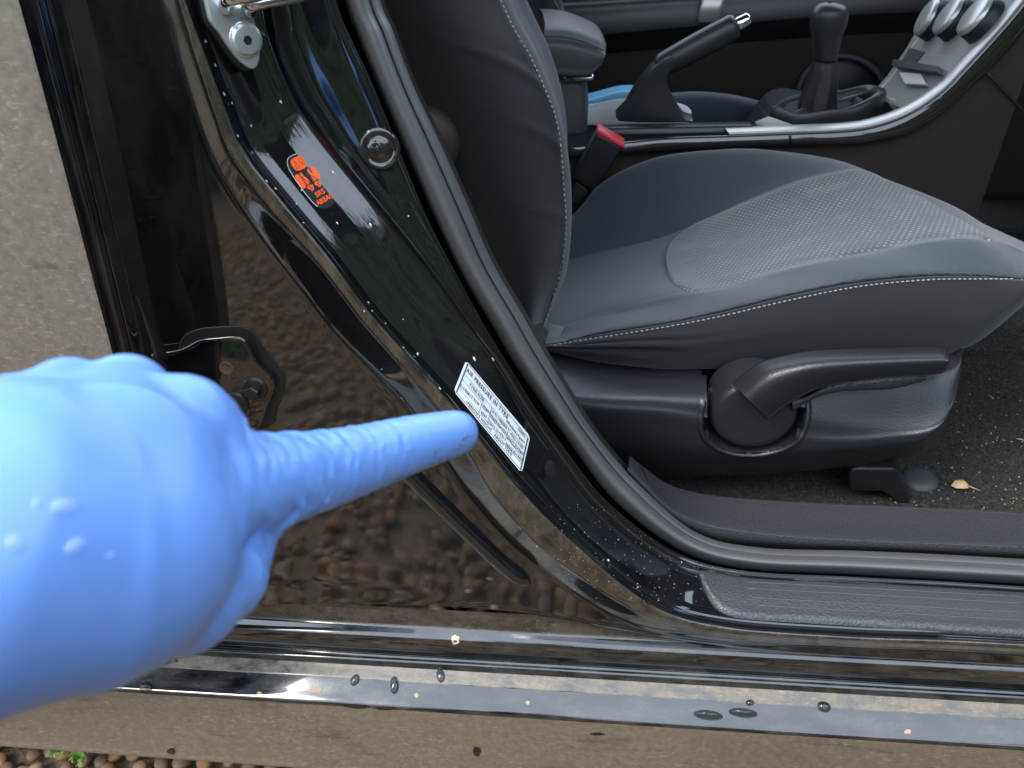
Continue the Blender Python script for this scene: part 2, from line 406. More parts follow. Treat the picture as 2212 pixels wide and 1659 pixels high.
pc = ramp(m, g.outputs['Random Per Island'], ((0, (.20, .10, .04)), (.2, (.32, .20, .10)), (.4, (.12, .07, .04)), (.55, (.36, .27, .17)), (.7, (.17, .14, .115)), (.85, (.36, .17, .06)), (1, (.08, .06, .04))))
setin(m, 'Base Color', pc); M['pebbles'] = m
m = mat('gravel_earth', (.14, .10, .065), .95); setin(m, 'Base Color', ramp(m, noise(m, 60, 6, .7), ((.35, (.07, .05, .03)), (.6, (.20, .15, .10)), (.75, (.32, .26, .19))))); bump(m, noise(m, 60, 4), .8, .01); M['earth'] = m
M['leaf'] = mat('weed_leaf', (.16, .30, .05), .5); M['conifer'] = mat('conifer_leaf', (.025, .045, .015), .7); M['hedge'] = mat('hedge_leaf', (.07, .11, .03), .6)
m = mat('brick', (.3, .13, .07), .85); bt = N(m.node_tree, 'ShaderNodeTexBrick'); bt.inputs['Color1'].default_value = (.34, .14, .07, 1); bt.inputs['Color2'].default_value = (.26, .11, .06, 1); bt.inputs['Mortar'].default_value = (.4, .36, .3, 1)
bt.inputs['Scale'].default_value = 4.5; m.node_tree.links.new(coords(m, (1, 1, 1)), bt.inputs['Vector']); setin(m, 'Base Color', bt.outputs[0]); M['brick'] = m
M['denim'] = mat('dark_denim', (.012, .014, .02), .9); M['jacket'] = mat('dark_jacket', (.015, .016, .02), .85); M['skin'] = mat('skin', (.55, .34, .25), .5); M['hair'] = mat('hair', (.03, .02, .015), .6)
M['crumb'] = mat('straw_crumb', (.50, .38, .22), .8); M['leafbit'] = mat('dry_leaf', (.62, .44, .24), .7)

# ================================================================== SETTING: ground
GZ = .09
ground = mk('ground', [(-80, -80, GZ - .02), (80, -80, GZ - .02), (80, 80, GZ - .02), (-80, 80, GZ - .02)], [(0, 1, 2, 3)], M['earth'], smooth=False); tag(ground, 'gravel drive of brown and tan pebbles under the car', kind='structure')
def pebble_geo(seed, sub=2):
    bm = bmesh.new(); bmesh.ops.create_icosphere(bm, subdivisions=sub, radius=1.0); r = random.Random(seed)
    k = [Vector((r.uniform(-1, 1), r.uniform(-1, 1), r.uniform(-1, 1))) for _ in range(4)]
    for v in bm.verts:
        d = sum(.10 * math.sin(2.2 * v.co.dot(q) + i) for i, q in enumerate(k)); v.co *= 1 + d
    return bm
pmesh = []
for s in range(8):
    bm = pebble_geo(s); me = bpy.data.meshes.new('pebble'); bm.to_mesh(me); bm.free(); me.polygons.foreach_set('use_smooth', [True] * len(me.polygons)); me.materials.append(M['pebble']); pmesh.append(me)
# the pebbles seen below the sill: each one its own object
occ = []
def put_pebble(x, y, s, z=0):
    o = bpy.data.objects.new('pebble', random.choice(pmesh)); COL.objects.link(o); o.parent = ground
    o.location = (x, y, GZ - .012 + z + s * .35); o.scale = (s * random.uniform(.8, 1.25), s * random.uniform(.7, 1.0), s * random.uniform(.5, .75)); o.rotation_euler = (random.uniform(-.4, .4), random.uniform(-.4, .4), random.uniform(0, 6.28))
def frontedge(x):   # pebbles near this line are the ones in view
    return .37
seen = []
for _ in range(6000):
    x = random.uniform(-.80, -.12); y = random.uniform(.36, .60); s = random.choice((.009, .011, .013, .016)) 
    if all((x - a) ** 2 + (y - b) ** 2 > (.86 * (s + c)) ** 2 for a, b, c in seen):
        seen.append((x, y, s))
    if len(seen) > 285: break
for x, y, s in seen: put_pebble(x, y, s)
# the rest of the drive (mirrored in the paint): one mass
bm = pebble_geo(3, 1); pv = np.array([v.co[:] for v in bm.verts]); pf = np.array([[v.index for v in f.verts] for f in bm.faces]); bm.free()
n = 14000; X = rng.uniform(-2.2, 2.4, n); Y_ = rng.uniform(-2.6, 1.0, n); keep = ~((X > -.82) & (X < -.10) & (Y_ > .35) & (Y_ < .61)); X, Y_ = X[keep], Y_[keep]; n = len(X)
sc = rng.uniform(.009, .020, n); an = rng.uniform(0, 6.28, n); ca, sa = np.cos(an), np.sin(an)
ax_, ay_, az_ = sc * rng.uniform(.8, 1.3, n), sc * rng.uniform(.6, 1, n), sc * rng.uniform(.5, .75, n)
P = pv[None] * np.stack([ax_, ay_, az_], 1)[:, None]
P = np.stack([P[..., 0] * ca[:, None] - P[..., 1] * sa[:, None] + X[:, None], P[..., 0] * sa[:, None] + P[..., 1] * ca[:, None] + Y_[:, None], P[..., 2] + (GZ - .014 + az_ * .6)[:, None]], -1)
Ff = (pf[None] + (np.arange(n) * len(pv))[:, None, None]).reshape(-1, 3)
me = bpy.data.meshes.new('pebbles'); me.vertices.add(n * len(pv)); me.vertices.foreach_set('co', P.astype(np.float32).ravel())
me.loops.add(len(Ff) * 3); me.loops.foreach_set('vertex_index', Ff.astype(np.int32).ravel()); me.polygons.add(len(Ff)); me.polygons.foreach_set('loop_start', np.arange(len(Ff), dtype=np.int32) * 3)
me.update(); me.validate(); me.polygons.foreach_set('use_smooth', [True] * len(me.polygons))
o = link('gravel', me, M['pebbles'], ground); o['kind'] = 'stuff'

# hedge and brick house across the drive (outside the frame, seen mirrored in the paint)
def leafcloud(name, x0, x1, y0, y1, z0, z1, n, mt, size=.05):
    c = np.stack([rng.uniform(x0, x1, n), rng.uniform(y0, y1, n), z0 + (z1 - z0) * rng.uniform(0, 1, n)], 1)
    c[:, 2] += .12 * np.sin(c[:, 0] * 3) * (c[:, 2] > (z0 + z1) / 2)
    a = rng.normal(size=(n, 3)); a /= np.linalg.norm(a, axis=1)[:, None]; b = np.cross(a, rng.normal(size=(n, 3))); b /= np.linalg.norm(b, axis=1)[:, None]
    q = np.stack([c - size * a, c - size * .6 * b, c + size * a, c + size * .6 * b], 1).reshape(-1, 3)
    return mk(name, q, np.arange(4 * n).reshape(-1, 4), mt, None, False)
h = leafcloud('hedge', -7, 3.2, -4.2, -3.4, GZ, 1.9, 12000, M['hedge'], .07); bmc = bmesh.new(); box(bmc, -6.9, 3.1, -4.1, -3.5, GZ, 1.8); frombm('opaque_core', bmc, M['hedge'], h); tag(h, 'clipped green hedge along the far side of the drive', 'hedge')  # plain box inside the leaves, added so reflections show no sky gaps
h = leafcloud('added_conifer_hedge', 4.2, 6.2, -6.2, 3.5, GZ, 3.3, 14000, M['conifer'], .10); bmc = bmesh.new(); box(bmc, 4.35, 6.0, -6.1, 3.4, GZ, 3.15); c_ = frombm('opaque_core', bmc, M['conifer'], h); tag(h, 'unseen tall dark conifer hedge added for the paint reflections, beyond the front of the car', 'hedge')  # unseen hedge added to darken pillar reflections; its core box closes sky gaps
hs = bpy.data.objects.new('brick_house', None); COL.objects.link(hs); hs.location = (0, 0, 0); tag(hs, 'red brick house wall with white framed window facing the drive', 'house')
boxo('wall', 3.4, 10, -7.4, -6.8, GZ, 5.2, M['brick'], hs); boxo('window_frame', 5.0, 6.6, -6.82, -6.74, 1.1, 2.4, M['paper'], hs, .01); boxo('window_pane', 5.1, 6.5, -6.745, -6.73, 1.2, 2.3, M['gloss'], hs)

# ================================================================== CAR
car = bpy.data.objects.new('car', None); COL.objects.link(car)
tag(car, 'black car with its driver door open, dusty rear door, glossy pillar and grey cloth interior', 'car')

TS = .12    # the side of the body leans inwards as it rises
c2 = [(300, -250), (388, 5), (424, 122), (467, 250), (503, 340), (585, 452), (694, 574), (783, 690), (872, 790), (938, 868), (1010, 968), (1070, 1068), (1182, 1188), (1382, 1322), (1550, 1372), (1820, 1392), (2034, 1400), (2212, 1409), (2800, 1442)]
c2b = [(255, -235), (352, 15), (388, 135), (430, 265), (466, 357), (540, 478), (635, 603), (722, 715), (812, 808), (880, 880), (955, 985), (1022, 1085), (1140, 1205), (1345, 1342), (1540, 1388), (1818, 1400), (2034, 1408), (2212, 1417), (2800, 1450)]
c3 = [(318, -260), (403, 0), (445, 115), (493, 243), (531, 330), (611, 434), (715, 560), (803, 677), (890, 775), (960, 853), (1040, 952), (1112, 1042), (1227, 1159), (1407, 1303), (1560, 1350), (1826, 1371), (2034, 1379), (2212, 1388), (2800, 1421)]
c4 = [(530, -290), (580, -10), (602, 100), (645, 205), (690, 275), (745, 350), (850, 480), (945, 600), (1020, 705), (1080, 785), (1130, 865), (1196, 962), (1300, 1095), (1450, 1205), (1600, 1243), (1830, 1256), (2034, 1266), (2212, 1277), (2800, 1312)]
c5 = [(660, -300), (723, -5), (758, 87), (795, 165), (826, 240), (866, 340), (925, 480), (990, 605), (1048, 710), (1100, 795), (1148, 872), (1212, 962), (1313, 1088), (1460, 1196), (1604, 1235), (1834, 1248), (2034, 1258), (2212, 1269), (2800, 1304)]
c6 = [(676, -300), (744, 0), (775, 85), (808, 168), (840, 245), (880, 338), (942, 478), (1002, 603), (1062, 702), (1112, 787), (1165, 864), (1227, 950), (1325, 1078), (1470, 1188), (1610, 1228), (1840, 1241), (2034, 1252), (2212, 1262), (2800, 1298)]
c7 = [(745, -315), (817, -12), (846, 62), (874, 140), (905, 215), (947, 303), (1008, 440), (1062, 565), (1130, 683), (1178, 768), (1228, 850), (1283, 935), (1375, 1042), (1503, 1150), (1640, 1183), (1850, 1190), (2034, 1198), (2212, 1208), (2800, 1241)]
def sh(c, dx, dy): return [(x + dx, y + dy) for x, y in c]
def rt(c, px):      # shift a curve sideways (to the right of its running direction) by px
    A = np.array(c, float); T = np.gradient(A, axis=0); T /= np.linalg.norm(T, axis=1)[:, None]
    return [tuple(p) for p in A + np.stack([T[:, 1], -T[:, 0]], 1) * px]
nS = len(c3)
def yy(top, mid, sill):     # depth along the stations: pillar top .. pillar foot .. sill
    return list(np.interp(range(nS), [0, 6, 11, 14, 18], [top, (top + mid) / 2, mid, sill, sill]))
R_ = []
R_.append(row(c2b, yy(.452, .455, .452), TS))
R_.append(row(rt(c2b, 6), yy(.449, .452, .450), TS))
R_.append(row(rt(c2, -5), yy(.437, .437, .446), TS))
R_.append(row(c2, yy(.432, .433, .444), TS))
R_.append(row(mixrow(c2, c3, .5), yy(.431, .432, .440), TS))
R_.append(row(rt(c3, -4), yy(.432, .433, .441), TS))
R_.append(row(c3, yy(.435, .435, .445), TS))
R_.append(row(rt(c3, 7), yy(.440, .440, .449), TS))
R_.append(row(rt(c3, 12), yy(.447, .446, .453), TS))
R_.append(row(rt(c3, 19), yy(.446, .446, .456), TS))
R_.append(row(mixrow(rt(c3, 19), c4, .18), yy(.455, .452, .466), TS))
R_.append(row(mixrow(rt(c3, 19), c4, .5), yy(.474, .470, .482), TS))
R_.append(row(mixrow(rt(c3, 19), c4, .82), yy(.484, .488, .500), TS))
R_.append(row(rt(c4, -9), yy(.484, .494, .506), TS))
R_.append(row(rt(c4, -3), yy(.476, .494, .508), TS))
R_.append(row(rt(c4, 3), yy(.475, .495, .509), TS))
c4r = mixrow(c4, c5, .14)
R_.append(row(mixrow(c4, c5, .12), yy(.484, .499, .511), TS))
R_.append(row(mixrow(c4, c5, .2), yy(.496, .503, .512), TS))
R_.append(row(mixrow(c4, c5, .5), yy(.502, .506, .514), TS))
R_.append(row(mixrow(c4, c5, .86), yy(.508, .510, .515), TS))
R_.append(row(mixrow(c4, c5, .97), yy(.508, .511, .516), TS))
R_.append(row(rt(c5, 3), yy(.511, .514, .518), TS))
R_.append(row(rt(c5, 6), yy(.535, .535, .530), TS))
R_.append(row(rt(c6, 4), yy(.555, .550, .545), TS))
R_.append(row(rt(c6, 40), yy(.565, .565, .560), TS))
pillar = loft('centre_pillar', R_, 300, 150, M['pillar'], car)
M['band'] = paint('ridge_dust_reflection_paint', .62, .30, .75, (1, 1, .5), 70, (.15, .125, .085))  # brown tint: some real dust, plus the mirrored ground put into the colour
pillar.data.materials.append(M['band'])
for p in pillar.data.polygons:
    r_ = (min(p.vertices) // 300) / 149 * (len(R_) - 1)
    if 2.1 < r_ < 5.1: p.material_index = 1
tag(pillar, 'glossy black door pillar curving down into the sill, flecked with white specks')

# outer flat of the pillar, down to the crease above the sill
e1 = [(60, -260), (110, 0), (140, 130), (175, 290), (205, 440), (235, 600), (262, 740), (290, 880), (318, 1010), (345, 1150), (372, 1296), (700, 1303), (939, 1309), (1130, 1325), (1400, 1372), (1700, 1412), (2000, 1430), (2212, 1442), (2800, 1474)]
F_ = [row(e1, .455, TS)]
for t in (.2, .4, .6, .8, .95, 1.0): F_.append(row(mixrow(e1, c2b, t), yy(.456, .457, .452), TS))
F_.append(row(rt(c2b, 10), yy(.460, .462, .458), TS))
flat = loft('pillar_outer_panel', F_, 220, 60, M['flat'], car)
tag(flat, 'dusty dark outer panel of the pillar mirroring the gravel')
sp_flat = Surf(flat); sp_pil = Surf(pillar); sp_both = Surf(pillar, flat)
# long embossed rib near the foot of the pillar
ribp = [(800, 935), (850, 985), (905, 1043), (965, 1102), (1030, 1165), (1090, 1221), (1128, 1250), (1146, 1262)]
path = [sp_flat.hit(x, y)[0] for x, y in ribp]; path = [np.array(p) for p in path if p is not None]
o = tubeo('pressed_rib', crlen(path, 40), list(np.interp(np.linspace(0, 1, 40), [0, .1, .93, .98, 1], [.004, .0085, .0085, .006, .001])), M['pillar'], pillar, 16)

# ---- rear door: outer skin with hemmed leading edge
d0 = [(-22, -250), (45, 0), (71, 94), (105, 222), (135, 333), (168, 458), (193, 555), (215, 639), (247, 760), (279, 900), (300, 1050), (318, 1200), (330, 1330), (338, 1440)]
d1 = [(80, -250), (139, 0), (166, 118), (193, 236), (221, 358), (248, 479), (268, 565), (288, 653), (314, 771), (340, 905), (358, 1050), (370, 1200), (378, 1330), (384, 1430)]
def lefts(px): return [(x - px, y + px * .05) for x, y in d0]
DR = []
DR.append(row(lefts(1100), .352, TS)); DR.append(row(lefts(700), .356, TS)); DR.append(row(lefts(350), .360, TS)); DR.append(row(lefts(90), .363, TS)); DR.append(row(lefts(20), .364, TS))
DR.append(row(lefts(5), .3645, TS))
door = loft('rear_door', DR, 80, 30, M['door'], car); tag(door, 'dust covered rear door skin with beige road dirt')
H_ = [row(lefts(5), .3645, TS), row(d0, .3665, TS), row(mixrow(d0, d1, .18), .373, TS), row(mixrow(d0, d1, .38), .377, TS), row(mixrow(d0, d1, .46), .3765, TS), row(mixrow(d0, d1, .52), .382, TS), row(mixrow(d0, d1, .62), .381, TS), row(mixrow(d0, d1, .9), .392, TS), row(d1, .396, TS), row(d1, .404, TS, -25), row(lefts(10), .420, TS)]
hem = loft('hemmed_edge', H_, 80, 50, M['paint'], door); tag(hem, 'black shiny folded edge of the rear door')
wp = [(352, 640), (372, 700), (392, 760), (410, 830)]
loft('drip_seal', [row([(294, 640), (310, 690), (324, 735), (334, 775)], .43, TS), row([(299, 640), (319, 690), (336, 735), (348, 775)], .425, TS), row([(303, 640), (328, 690), (350, 735), (364, 775)], .44, TS)], 20, 9, M['gasket'], door)

# ---- sill outside: crease, rolled strip, seam, ledge, dirty skirt.   profile given as (Y, z) so that it runs straight along the car
def zof(x, y, Y): return V(x, y, Y)[2]
# every step: photo height of the next edge (at x = 713) and the slope dz/dY of the sheet metal on the way there
STEPS = [(1309, 6), (1334, 5), (1340, 1), (1343, .45), (1348, .30), (1356, .30), (1362, .45), (1366, 1.2), (1374, 8), (1381, 15), (1389, 8), (1400, None), (1405, .6), (1410, .4), (1416, .3), (1420, 1), (1426, 6), (1430, 4),
         (1440, .38), (1457, .33), (1461, .6), (1490, .37), (1512, .37), (1518, 1.0), (1523, 4), (1535, 6), (1580, 6), (1620, 6), (1650, 6), (1662, 4)]
w0 = V(1000, 1320, .460); prof = [(w0[1], w0[2])]
for y_, m_ in STEPS:
    d_ = ray(1000, y_ + 20); Yp, zp = prof[-1]
    if m_ is None:          # a seam: the next sheet starts further in
        w_ = V(1000, y_ + 20, Yp + .006); prof += [(Yp + .006, zp - .001), (w_[1], w_[2])]; continue
    t_ = (zp - m_ * Yp - CAM_H) / (d_[2] - m_ * d_[1]); prof.append((t_ * d_[1], CAM_H + t_ * d_[2]))
prof += [(prof[-1][0] + .003, prof[-1][1] - .004), (prof[-1][0] + .03, prof[-1][1] - .004)]
XS = np.linspace(-1.6, 1.6, 64)
def sillrows(a, b): return [[np.array([x, Y, z]) for x in XS] for (Y, z) in prof[a:b]]
sill = loft('sill', sillrows(0, 4), 64, 30, M['crease'], car); tag(sill, 'grimy black sill ledges with folded seams')
strip = loft('rolled_strip', sillrows(3, 13), 64, 80, M['strip'], sill)
lip_ = loft('folded_seam', sillrows(12, 20), 64, 60, M['strip'], sill)
gut = loft('gutter', sillrows(19, 23), 64, 40, M['sill'], sill)
ledge = loft('sill_ledge', sillrows(22, 27), 64, 40, M['strip'], sill)
skirt = loft('sill_skirt', sillrows(26, len(prof)), 64, 40, M['skirt'], sill); tag(skirt, 'lower sill skirt coated in brown road dirt')
sp_sill = Surf(sill, strip, lip_, gut, ledge, skirt)

# ---- scuff plate on the sill
pc_ = [(1507, 1232), (1519, 1224), (1583, 1231), (1722, 1240), (1930, 1254), (2212, 1269), (2800, 1303), (2800, 1413), (2212, 1377), (2034, 1366), (1843, 1354), (1700, 1347), (1620, 1340), (1572, 1330), (1542, 1305), (1521, 1268)]
def on(surf, pts, up=0.0):
    out = []
    for p in pts:
        h, n = surf.hit(p[0], p[1], up)
        if h is None: continue
        out.append(np.array(h))
    return out
def patch(name, surf, outline, hmax, edge, mt, parent, nu=60, nv=24, lower=None, upper=None):
    """raised panel lying on a surface: between a lower and an upper line"""
    lo = cr(np.array([(x, y, 0) for x, y in lower]), nu)[:, :2]; up = cr(np.array([(x, y, 0) for x, y in upper]), nu)[:, :2]
    v = []
    for j in range(nv):
        t = j / (nv - 1)
        for i in range(nu):
            s = i / (nu - 1); p = lo[i] * (1 - t) + up[i] * t
            de = min(min(s, 1 - s) * np.linalg.norm(lo[-1] - lo[0]), min(t, 1 - t) * max(np.linalg.norm(up[i] - lo[i]), 1))
            e = min(1, de / edge); e = math.sqrt(max(0, 1 - (1 - e) ** 2))
            h, n = surf.hit(p[0], p[1], -.0008 + hmax * e)
            k_ = 0
            while h is None and k_ < 40:      # slid off the edge: step back towards the middle of the panel
                k_ += 1; p = p + (np.array([lo[nu // 2], up[nu // 2]]).mean(0) - p) * .02; h, n = surf.hit(p[0], p[1], -.0008)
            v.append(np.array(h))
    f = [(j * nu + i, j * nu + i + 1, (j + 1) * nu + i + 1, (j + 1) * nu + i) for j in range(nv - 1) for i in range(nu - 1)]
    return mk(name, v, f, mt, parent)
plate = patch('scuff_plate', sp_pil, None, .006, 14, M['leathery'], car, 110, 34,
              lower=[(1522, 1275), (1545, 1312), (1580, 1332), (1640, 1341), (1760, 1348), (1930, 1359), (2100, 1370), (2280, 1381), (2800, 1413)],
              upper=[(1507, 1233), (1545, 1232), (1583, 1238), (1650, 1244), (1760, 1251), (1930, 1262), (2100, 1272), (2280, 1283), (2800, 1314)])
tag(plate, 'grey grained scuff plate with four thin grooves lying on the sill')
sp_plate = Surf(plate)
for a, b in (((1614, 1257), (2225, 1290)), ((1614, 1271), (2225, 1304)), ((1625, 1291), (2225, 1324)), ((1639, 1308), (2225, 1341))):
    pts = [(a[0] + (b[0] - a[0]) * t, a[1] + (b[1] - a[1]) * t) for t in np.linspace(0, 1, 24)]
    q = on(sp_plate, pts, .0001)
    if len(q) > 3: tubeo('groove', q, .0008, M['darkgrey'], plate, 6)

# ---- rubber door seal
SR = [row(rt(c6, 14), yy(.575, .57, .57), TS), row(c6, yy(.541, .538, .533), TS), row(mixrow(c6, c7, .06), yy(.524, .524, .520), TS), row(mixrow(c6, c7, .3), yy(.512, .513, .512), TS), row(mixrow(c6, c7, .52), yy(.514, .515, .516), TS), row(mixrow(c6, c7, .66), yy(.523, .524, .524), TS),
      row(mixrow(c6, c7, .715), yy(.530, .531, .528), TS), row(mixrow(c6, c7, .75), yy(.528, .529, .528), TS), row(mixrow(c6, c7, .86), yy(.530, .531, .532), TS), row(mixrow(c6, c7, .98), yy(.540, .541, .54), TS), row(c7, yy(.548, .549, .548), TS), row(rt(c7, -8), yy(.58, .58, .58), TS)]
seal = loft('door_seal', SR, 260, 70, M['rubber'], car); tag(seal, 'grey rubber door seal sweeping down the pillar and along the sill')
# inner pillar trim behind the seal
loft('pillar_inner_trim', [row(rt(c7, -14), .585, TS), row(rt(c7, 4), .60, TS), row(rt(c7, 4), .66, TS), row(rt(c7, -60), .70, TS)], 80, 14, M['plastic2'], car)

# ---- sill trim inside the seal
tl = [(1352, 1020), (1392, 1062), (1444, 1115), (1503, 1153), (1580, 1175), (1722, 1186), (1930, 1193), (2212, 1208), (2800, 1241)]
tr = [(1358, 1008), (1396, 1046), (1444, 1092), (1503, 1124), (1583, 1143), (1722, 1158), (1930, 1169), (2212, 1180), (2800, 1212)]
tt = [(1360, 985), (1392, 1012), (1444, 1048), (1513, 1068), (1600, 1078), (1740, 1087), (1950, 1096), (2212, 1108), (2800, 1140)]
trim = loft('sill_trim', [row(tl, .565), row(mixrow(tl, tr, .35), .556), row(mixrow(tl, tr, .85), .556), row(tr, .558), row(mixrow(tr, tt, .12), .566), row(mixrow(tr, tt, .5), .595), row(mixrow(tr, tt, .92), .626), row(tt, .633), off(row(tt, .636), (0, .004, -.01)), off(row(tt, .636), (0, .006, -.08))], 120, 70, M['leathery'], car)
tag(trim, 'leather grained black sill trim inside the door seal')
sp_trim = Surf(trim)
tubeo('trim_joint', [np.array(h) for h in on(sp_trim, [(1384, 1010), (1392, 1022), (1397, 1038), (1397, 1056)], .0002)], .0009, M['gasket'], trim, 6)

# ---- floor, body shell
CZ = .325
g = []
nx, ny = 60, 40
vv = []; ff = []
for j in range(ny):
    for i in range(nx):
        x = -.6 + 2.0 * i / (nx - 1); y = .63 + .65 * j / (ny - 1); z = CZ + .005 * math.sin(x * 31) * math.sin(y * 27) + max(0, x - .75) ** 2 * .5
        vv.append((x, y, z))
for j in range(ny - 1):
    for i in range(nx - 1): ff.append((j * nx + i, j * nx + i + 1, (j + 1) * nx + i + 1, (j + 1) * nx + i))
carpet = mk('floor_carpet', vv, ff, M['carpet'], car); tag(carpet, 'dark carpet in the footwell strewn with crumbs and straw')
boxo('floor_mat_edge', .46, 1.2, 1.02, 1.2, CZ - .01, CZ + .012, M['carpet'], carpet, .005)
sp_car = Surf(carpet)
shell = bpy.data.meshes.new('shell')
bm = bmesh.new()
box(bm, -2.2, 1.3, .75, 1.85, 1.46, 1.50)            # roof
box(bm, -2.2, 1.6, .66, 2.12, .16, .29)              # floor pan
box(bm, -2.2, -1.3, .62, 2.1, .29, 1.0)              # rear bench bulkhead
roof = frombm('body_shell', bm, M['paint'], car)
boxo('headlining', -2.2, 1.25, .78, 1.82, 1.44, 1.456, M['darkgrey'], car)
boxo('dashboard', .80, 1.5, 1.62, 2.06, .28, 1.02, M['plastic2'], car, .05)
boxo('dashboard', .95, 1.5, .60, 1.62, .62, 1.02, M['plastic2'], car, .05)
boxo('firewall', 1.38, 1.42, .60, 2.06, .28, 1.0, M['carpet'], car)
boxo('passenger_floor', -.8, 1.4, 1.50, 2.06, .28, .30, M['carpet'], car)

# ---- the open driver door, swung out towards the right of the photographer
dd = bpy.data.objects.new('driver_door', bpy.data.meshes.new('driver_door')); COL.objects.link(dd); dd.parent = car
def turned(o):
    a = math.radians(-68); o.matrix_basis = Matrix.Translation((1.18, .40, 0)) @ Matrix.Rotation(-a, 4, 'Z'); return o
bm = bmesh.new(); box(bm, -1.12, .0, -.03, .03, .30, .98); box(bm, -1.05, -.98, -.02, .02, .98, 1.42); box(bm, -1.05, -.1, -.02, .02, 1.38, 1.43)
bm.to_mesh(dd.data); bm.free(); dd.data.materials.append(M['paint']); turned(dd); bevel(dd, .012)
dt = boxo('door_trim', -1.06, -.05, .032, .062, .36, .97, M['plastic2'], dd, .012); boxo('door_armrest', -.85, -.2, .062, .12, .70, .76, M['leathery'], dd, .02); boxo('door_pocket', -.95, -.25, .062, .10, .38, .52, M['plastic'], dd, .015)
# ---- passenger door seen across the cabin
pd = boxo('passenger_door', -1.3, 1.3, 2.04, 2.12, .25, .96, M['plastic2'], car, .01); tag(pd, 'dark inner panel of the far passenger door')
dl = [(1000, 95), (1150, 85), (1255, 75), (1444, 57), (1600, 45), (1763, 33), (1900, 25), (2030, 20)]
du = [(1000, 20), (1150, 10), (1255, 5), (1444, -8), (1600, -18), (1763, -28), (1900, -36), (2030, -40)]
arm = loft('door_armrest', [row(dl, 2.03, 0, 0, 45), row(dl, 2.0, 0, 0, 30), row(dl, 1.972, 0, 0, 8), row(dl, 1.968), row(mixrow(dl, du, .5), 1.975), row(du, 1.99), row(du, 2.05, 0, 0, -22)], 50, 40, M['smoothplastic'], pd)
tag(arm, 'shiny dark armrest ledge of the passenger door')
o = loft('pull_handle', [row([(1507, 50), (1530, 50), (1552, 48)], 1.955), row([(1511, 25), (1535, 24), (1559, 22)], 1.945), row([(1520, -10), (1543, -10), (1567, -10)], 1.955), row([(1528, -40), (1550, -40), (1575, -40)], 1.98)], 8, 14, M['silver'], pd, thick=.01)
q = [V(1819 + 95 * math.cos(a), 208 - 87 * math.sin(a), 2.02) for a in np.linspace(.0, math.pi * 1.0, 40)]
o = tubeo('speaker_ring', q, .0075, M['darkgrey'], pd, 8)
lathe('speaker_grille', V(1819, 208, 2.035), (0, -1, 0), [(.0, .004), (.10, .0), (.105, -.01)], M['gasket'], pd)

# ---- passenger seat
pcush = [[(1200, 250), (1320, 215), (1451, 201), (1513, 198), (1583, 205), (1652, 222), (1720, 250), (1740, 275)]]
ps = loft('passenger_seat', [off(row(pcush[0], 1.56), (0, 0, -.12)), row(pcush[0], 1.55, 0, 0, 22), row(pcush[0], 1.60), off(row(pcush[0], 1.66, 0, 0, 8), (0, 0, 0)), off(row(pcush[0], 1.8, 0, 0, 8), (0, 0, -.0)), off(row(pcush[0], 1.95, 0, 0, 0), (0, 0, -.02)), off(row(pcush[0], 1.99), (0, 0, -.15))], 50, 50, M['slate'], car)
tag(ps, 'slate grey cloth passenger seat beyond the console')
pb = [[(1180, -260), (1213, 0), (1241, 52), (1249, 82), (1252, 150), (1250, 250)]]
o = loft('backrest', [row(pb[0], 1.62, 0, -150), row(pb[0], 1.58, 0, -60), row(pb[0], 1.60, 0, -18), row(pb[0], 1.64), row(pb[0], 1.72, 0, -25), row(pb[0], 1.9, 0, -30), row(pb[0], 1.98, 0, -25), row(pb[0], 2.0, 0, -120)], 40, 50, M['fabric'], ps)
spb = Surf(o)
st = []
for y in np.arange(-4, 84, 6.0):
    x = np.interp(y, [0, 52, 82], [1196, 1226, 1236]); a = spb.hit(x, y, .0008)[0]; b = spb.hit(x + 1.8, y + 3.6, .0008)[0]
    if a is not None and b is not None: st.append(tube([np.array(a), np.array(b)], .0012, 5))
if st: o2 = mk('stitching', *merge(st), M['stitch'], ps); o2['kind'] = 'stuff'

# ---- driver seat
rr = {}
rr[0] = row([(1120, 740), (1185, 755), (1300, 783), (1444, 797), (1560, 795), (1700, 786), (1850, 780), (2000, 776), (2104, 742), (2206, 658), (2250, 608)], .735)
rr[1] = row([(1115, 737), (1183, 751), (1300, 760), (1444, 760), (1560, 748), (1700, 730), (1850, 715), (2000, 706), (2110, 704), (2216, 642), (2258, 602)], .712)
rr[2] = row([(1112, 733), (1183, 748), (1300, 742), (1444, 730), (1560, 714), (1700, 690), (1850, 665), (2000, 650), (2114, 654), (2222, 624), (2262, 598)], .712)
rr[3] = row([(1110, 730), (1185, 745), (1300, 724), (1444, 703), (1560, 679), (1700, 646), (1850, 617), (2000, 603), (2110, 602), (2222, 608), (2264, 594)], .7225)
rr[4] = row([(1110, 728), (1185, 743), (1300, 721), (1444, 698), (1560, 674), (1700, 640), (1850, 611), (2000, 597), (2110, 597), (2222, 603), (2265, 591)], .7275)
rr[5] = row([(1110, 726), (1185, 741), (1300, 714), (1444, 690), (1560, 665), (1700, 630), (1850, 600), (2000, 585), (2110, 586), (2220, 594), (2265, 588)], .7285)
rr[6] = row([(1110, 712), (1186, 728), (1300, 690), (1444, 655), (1560, 630), (1700, 593), (1850, 560), (2000, 535), (2110, 526), (2204, 548), (2262, 584)], .77)
rr[7] = row([(1110, 700), (1187, 715), (1300, 676), (1444, 640), (1560, 620), (1700, 583), (1850, 549), (2000, 523), (2110, 514), (2190, 533), (2258, 580)], .79)
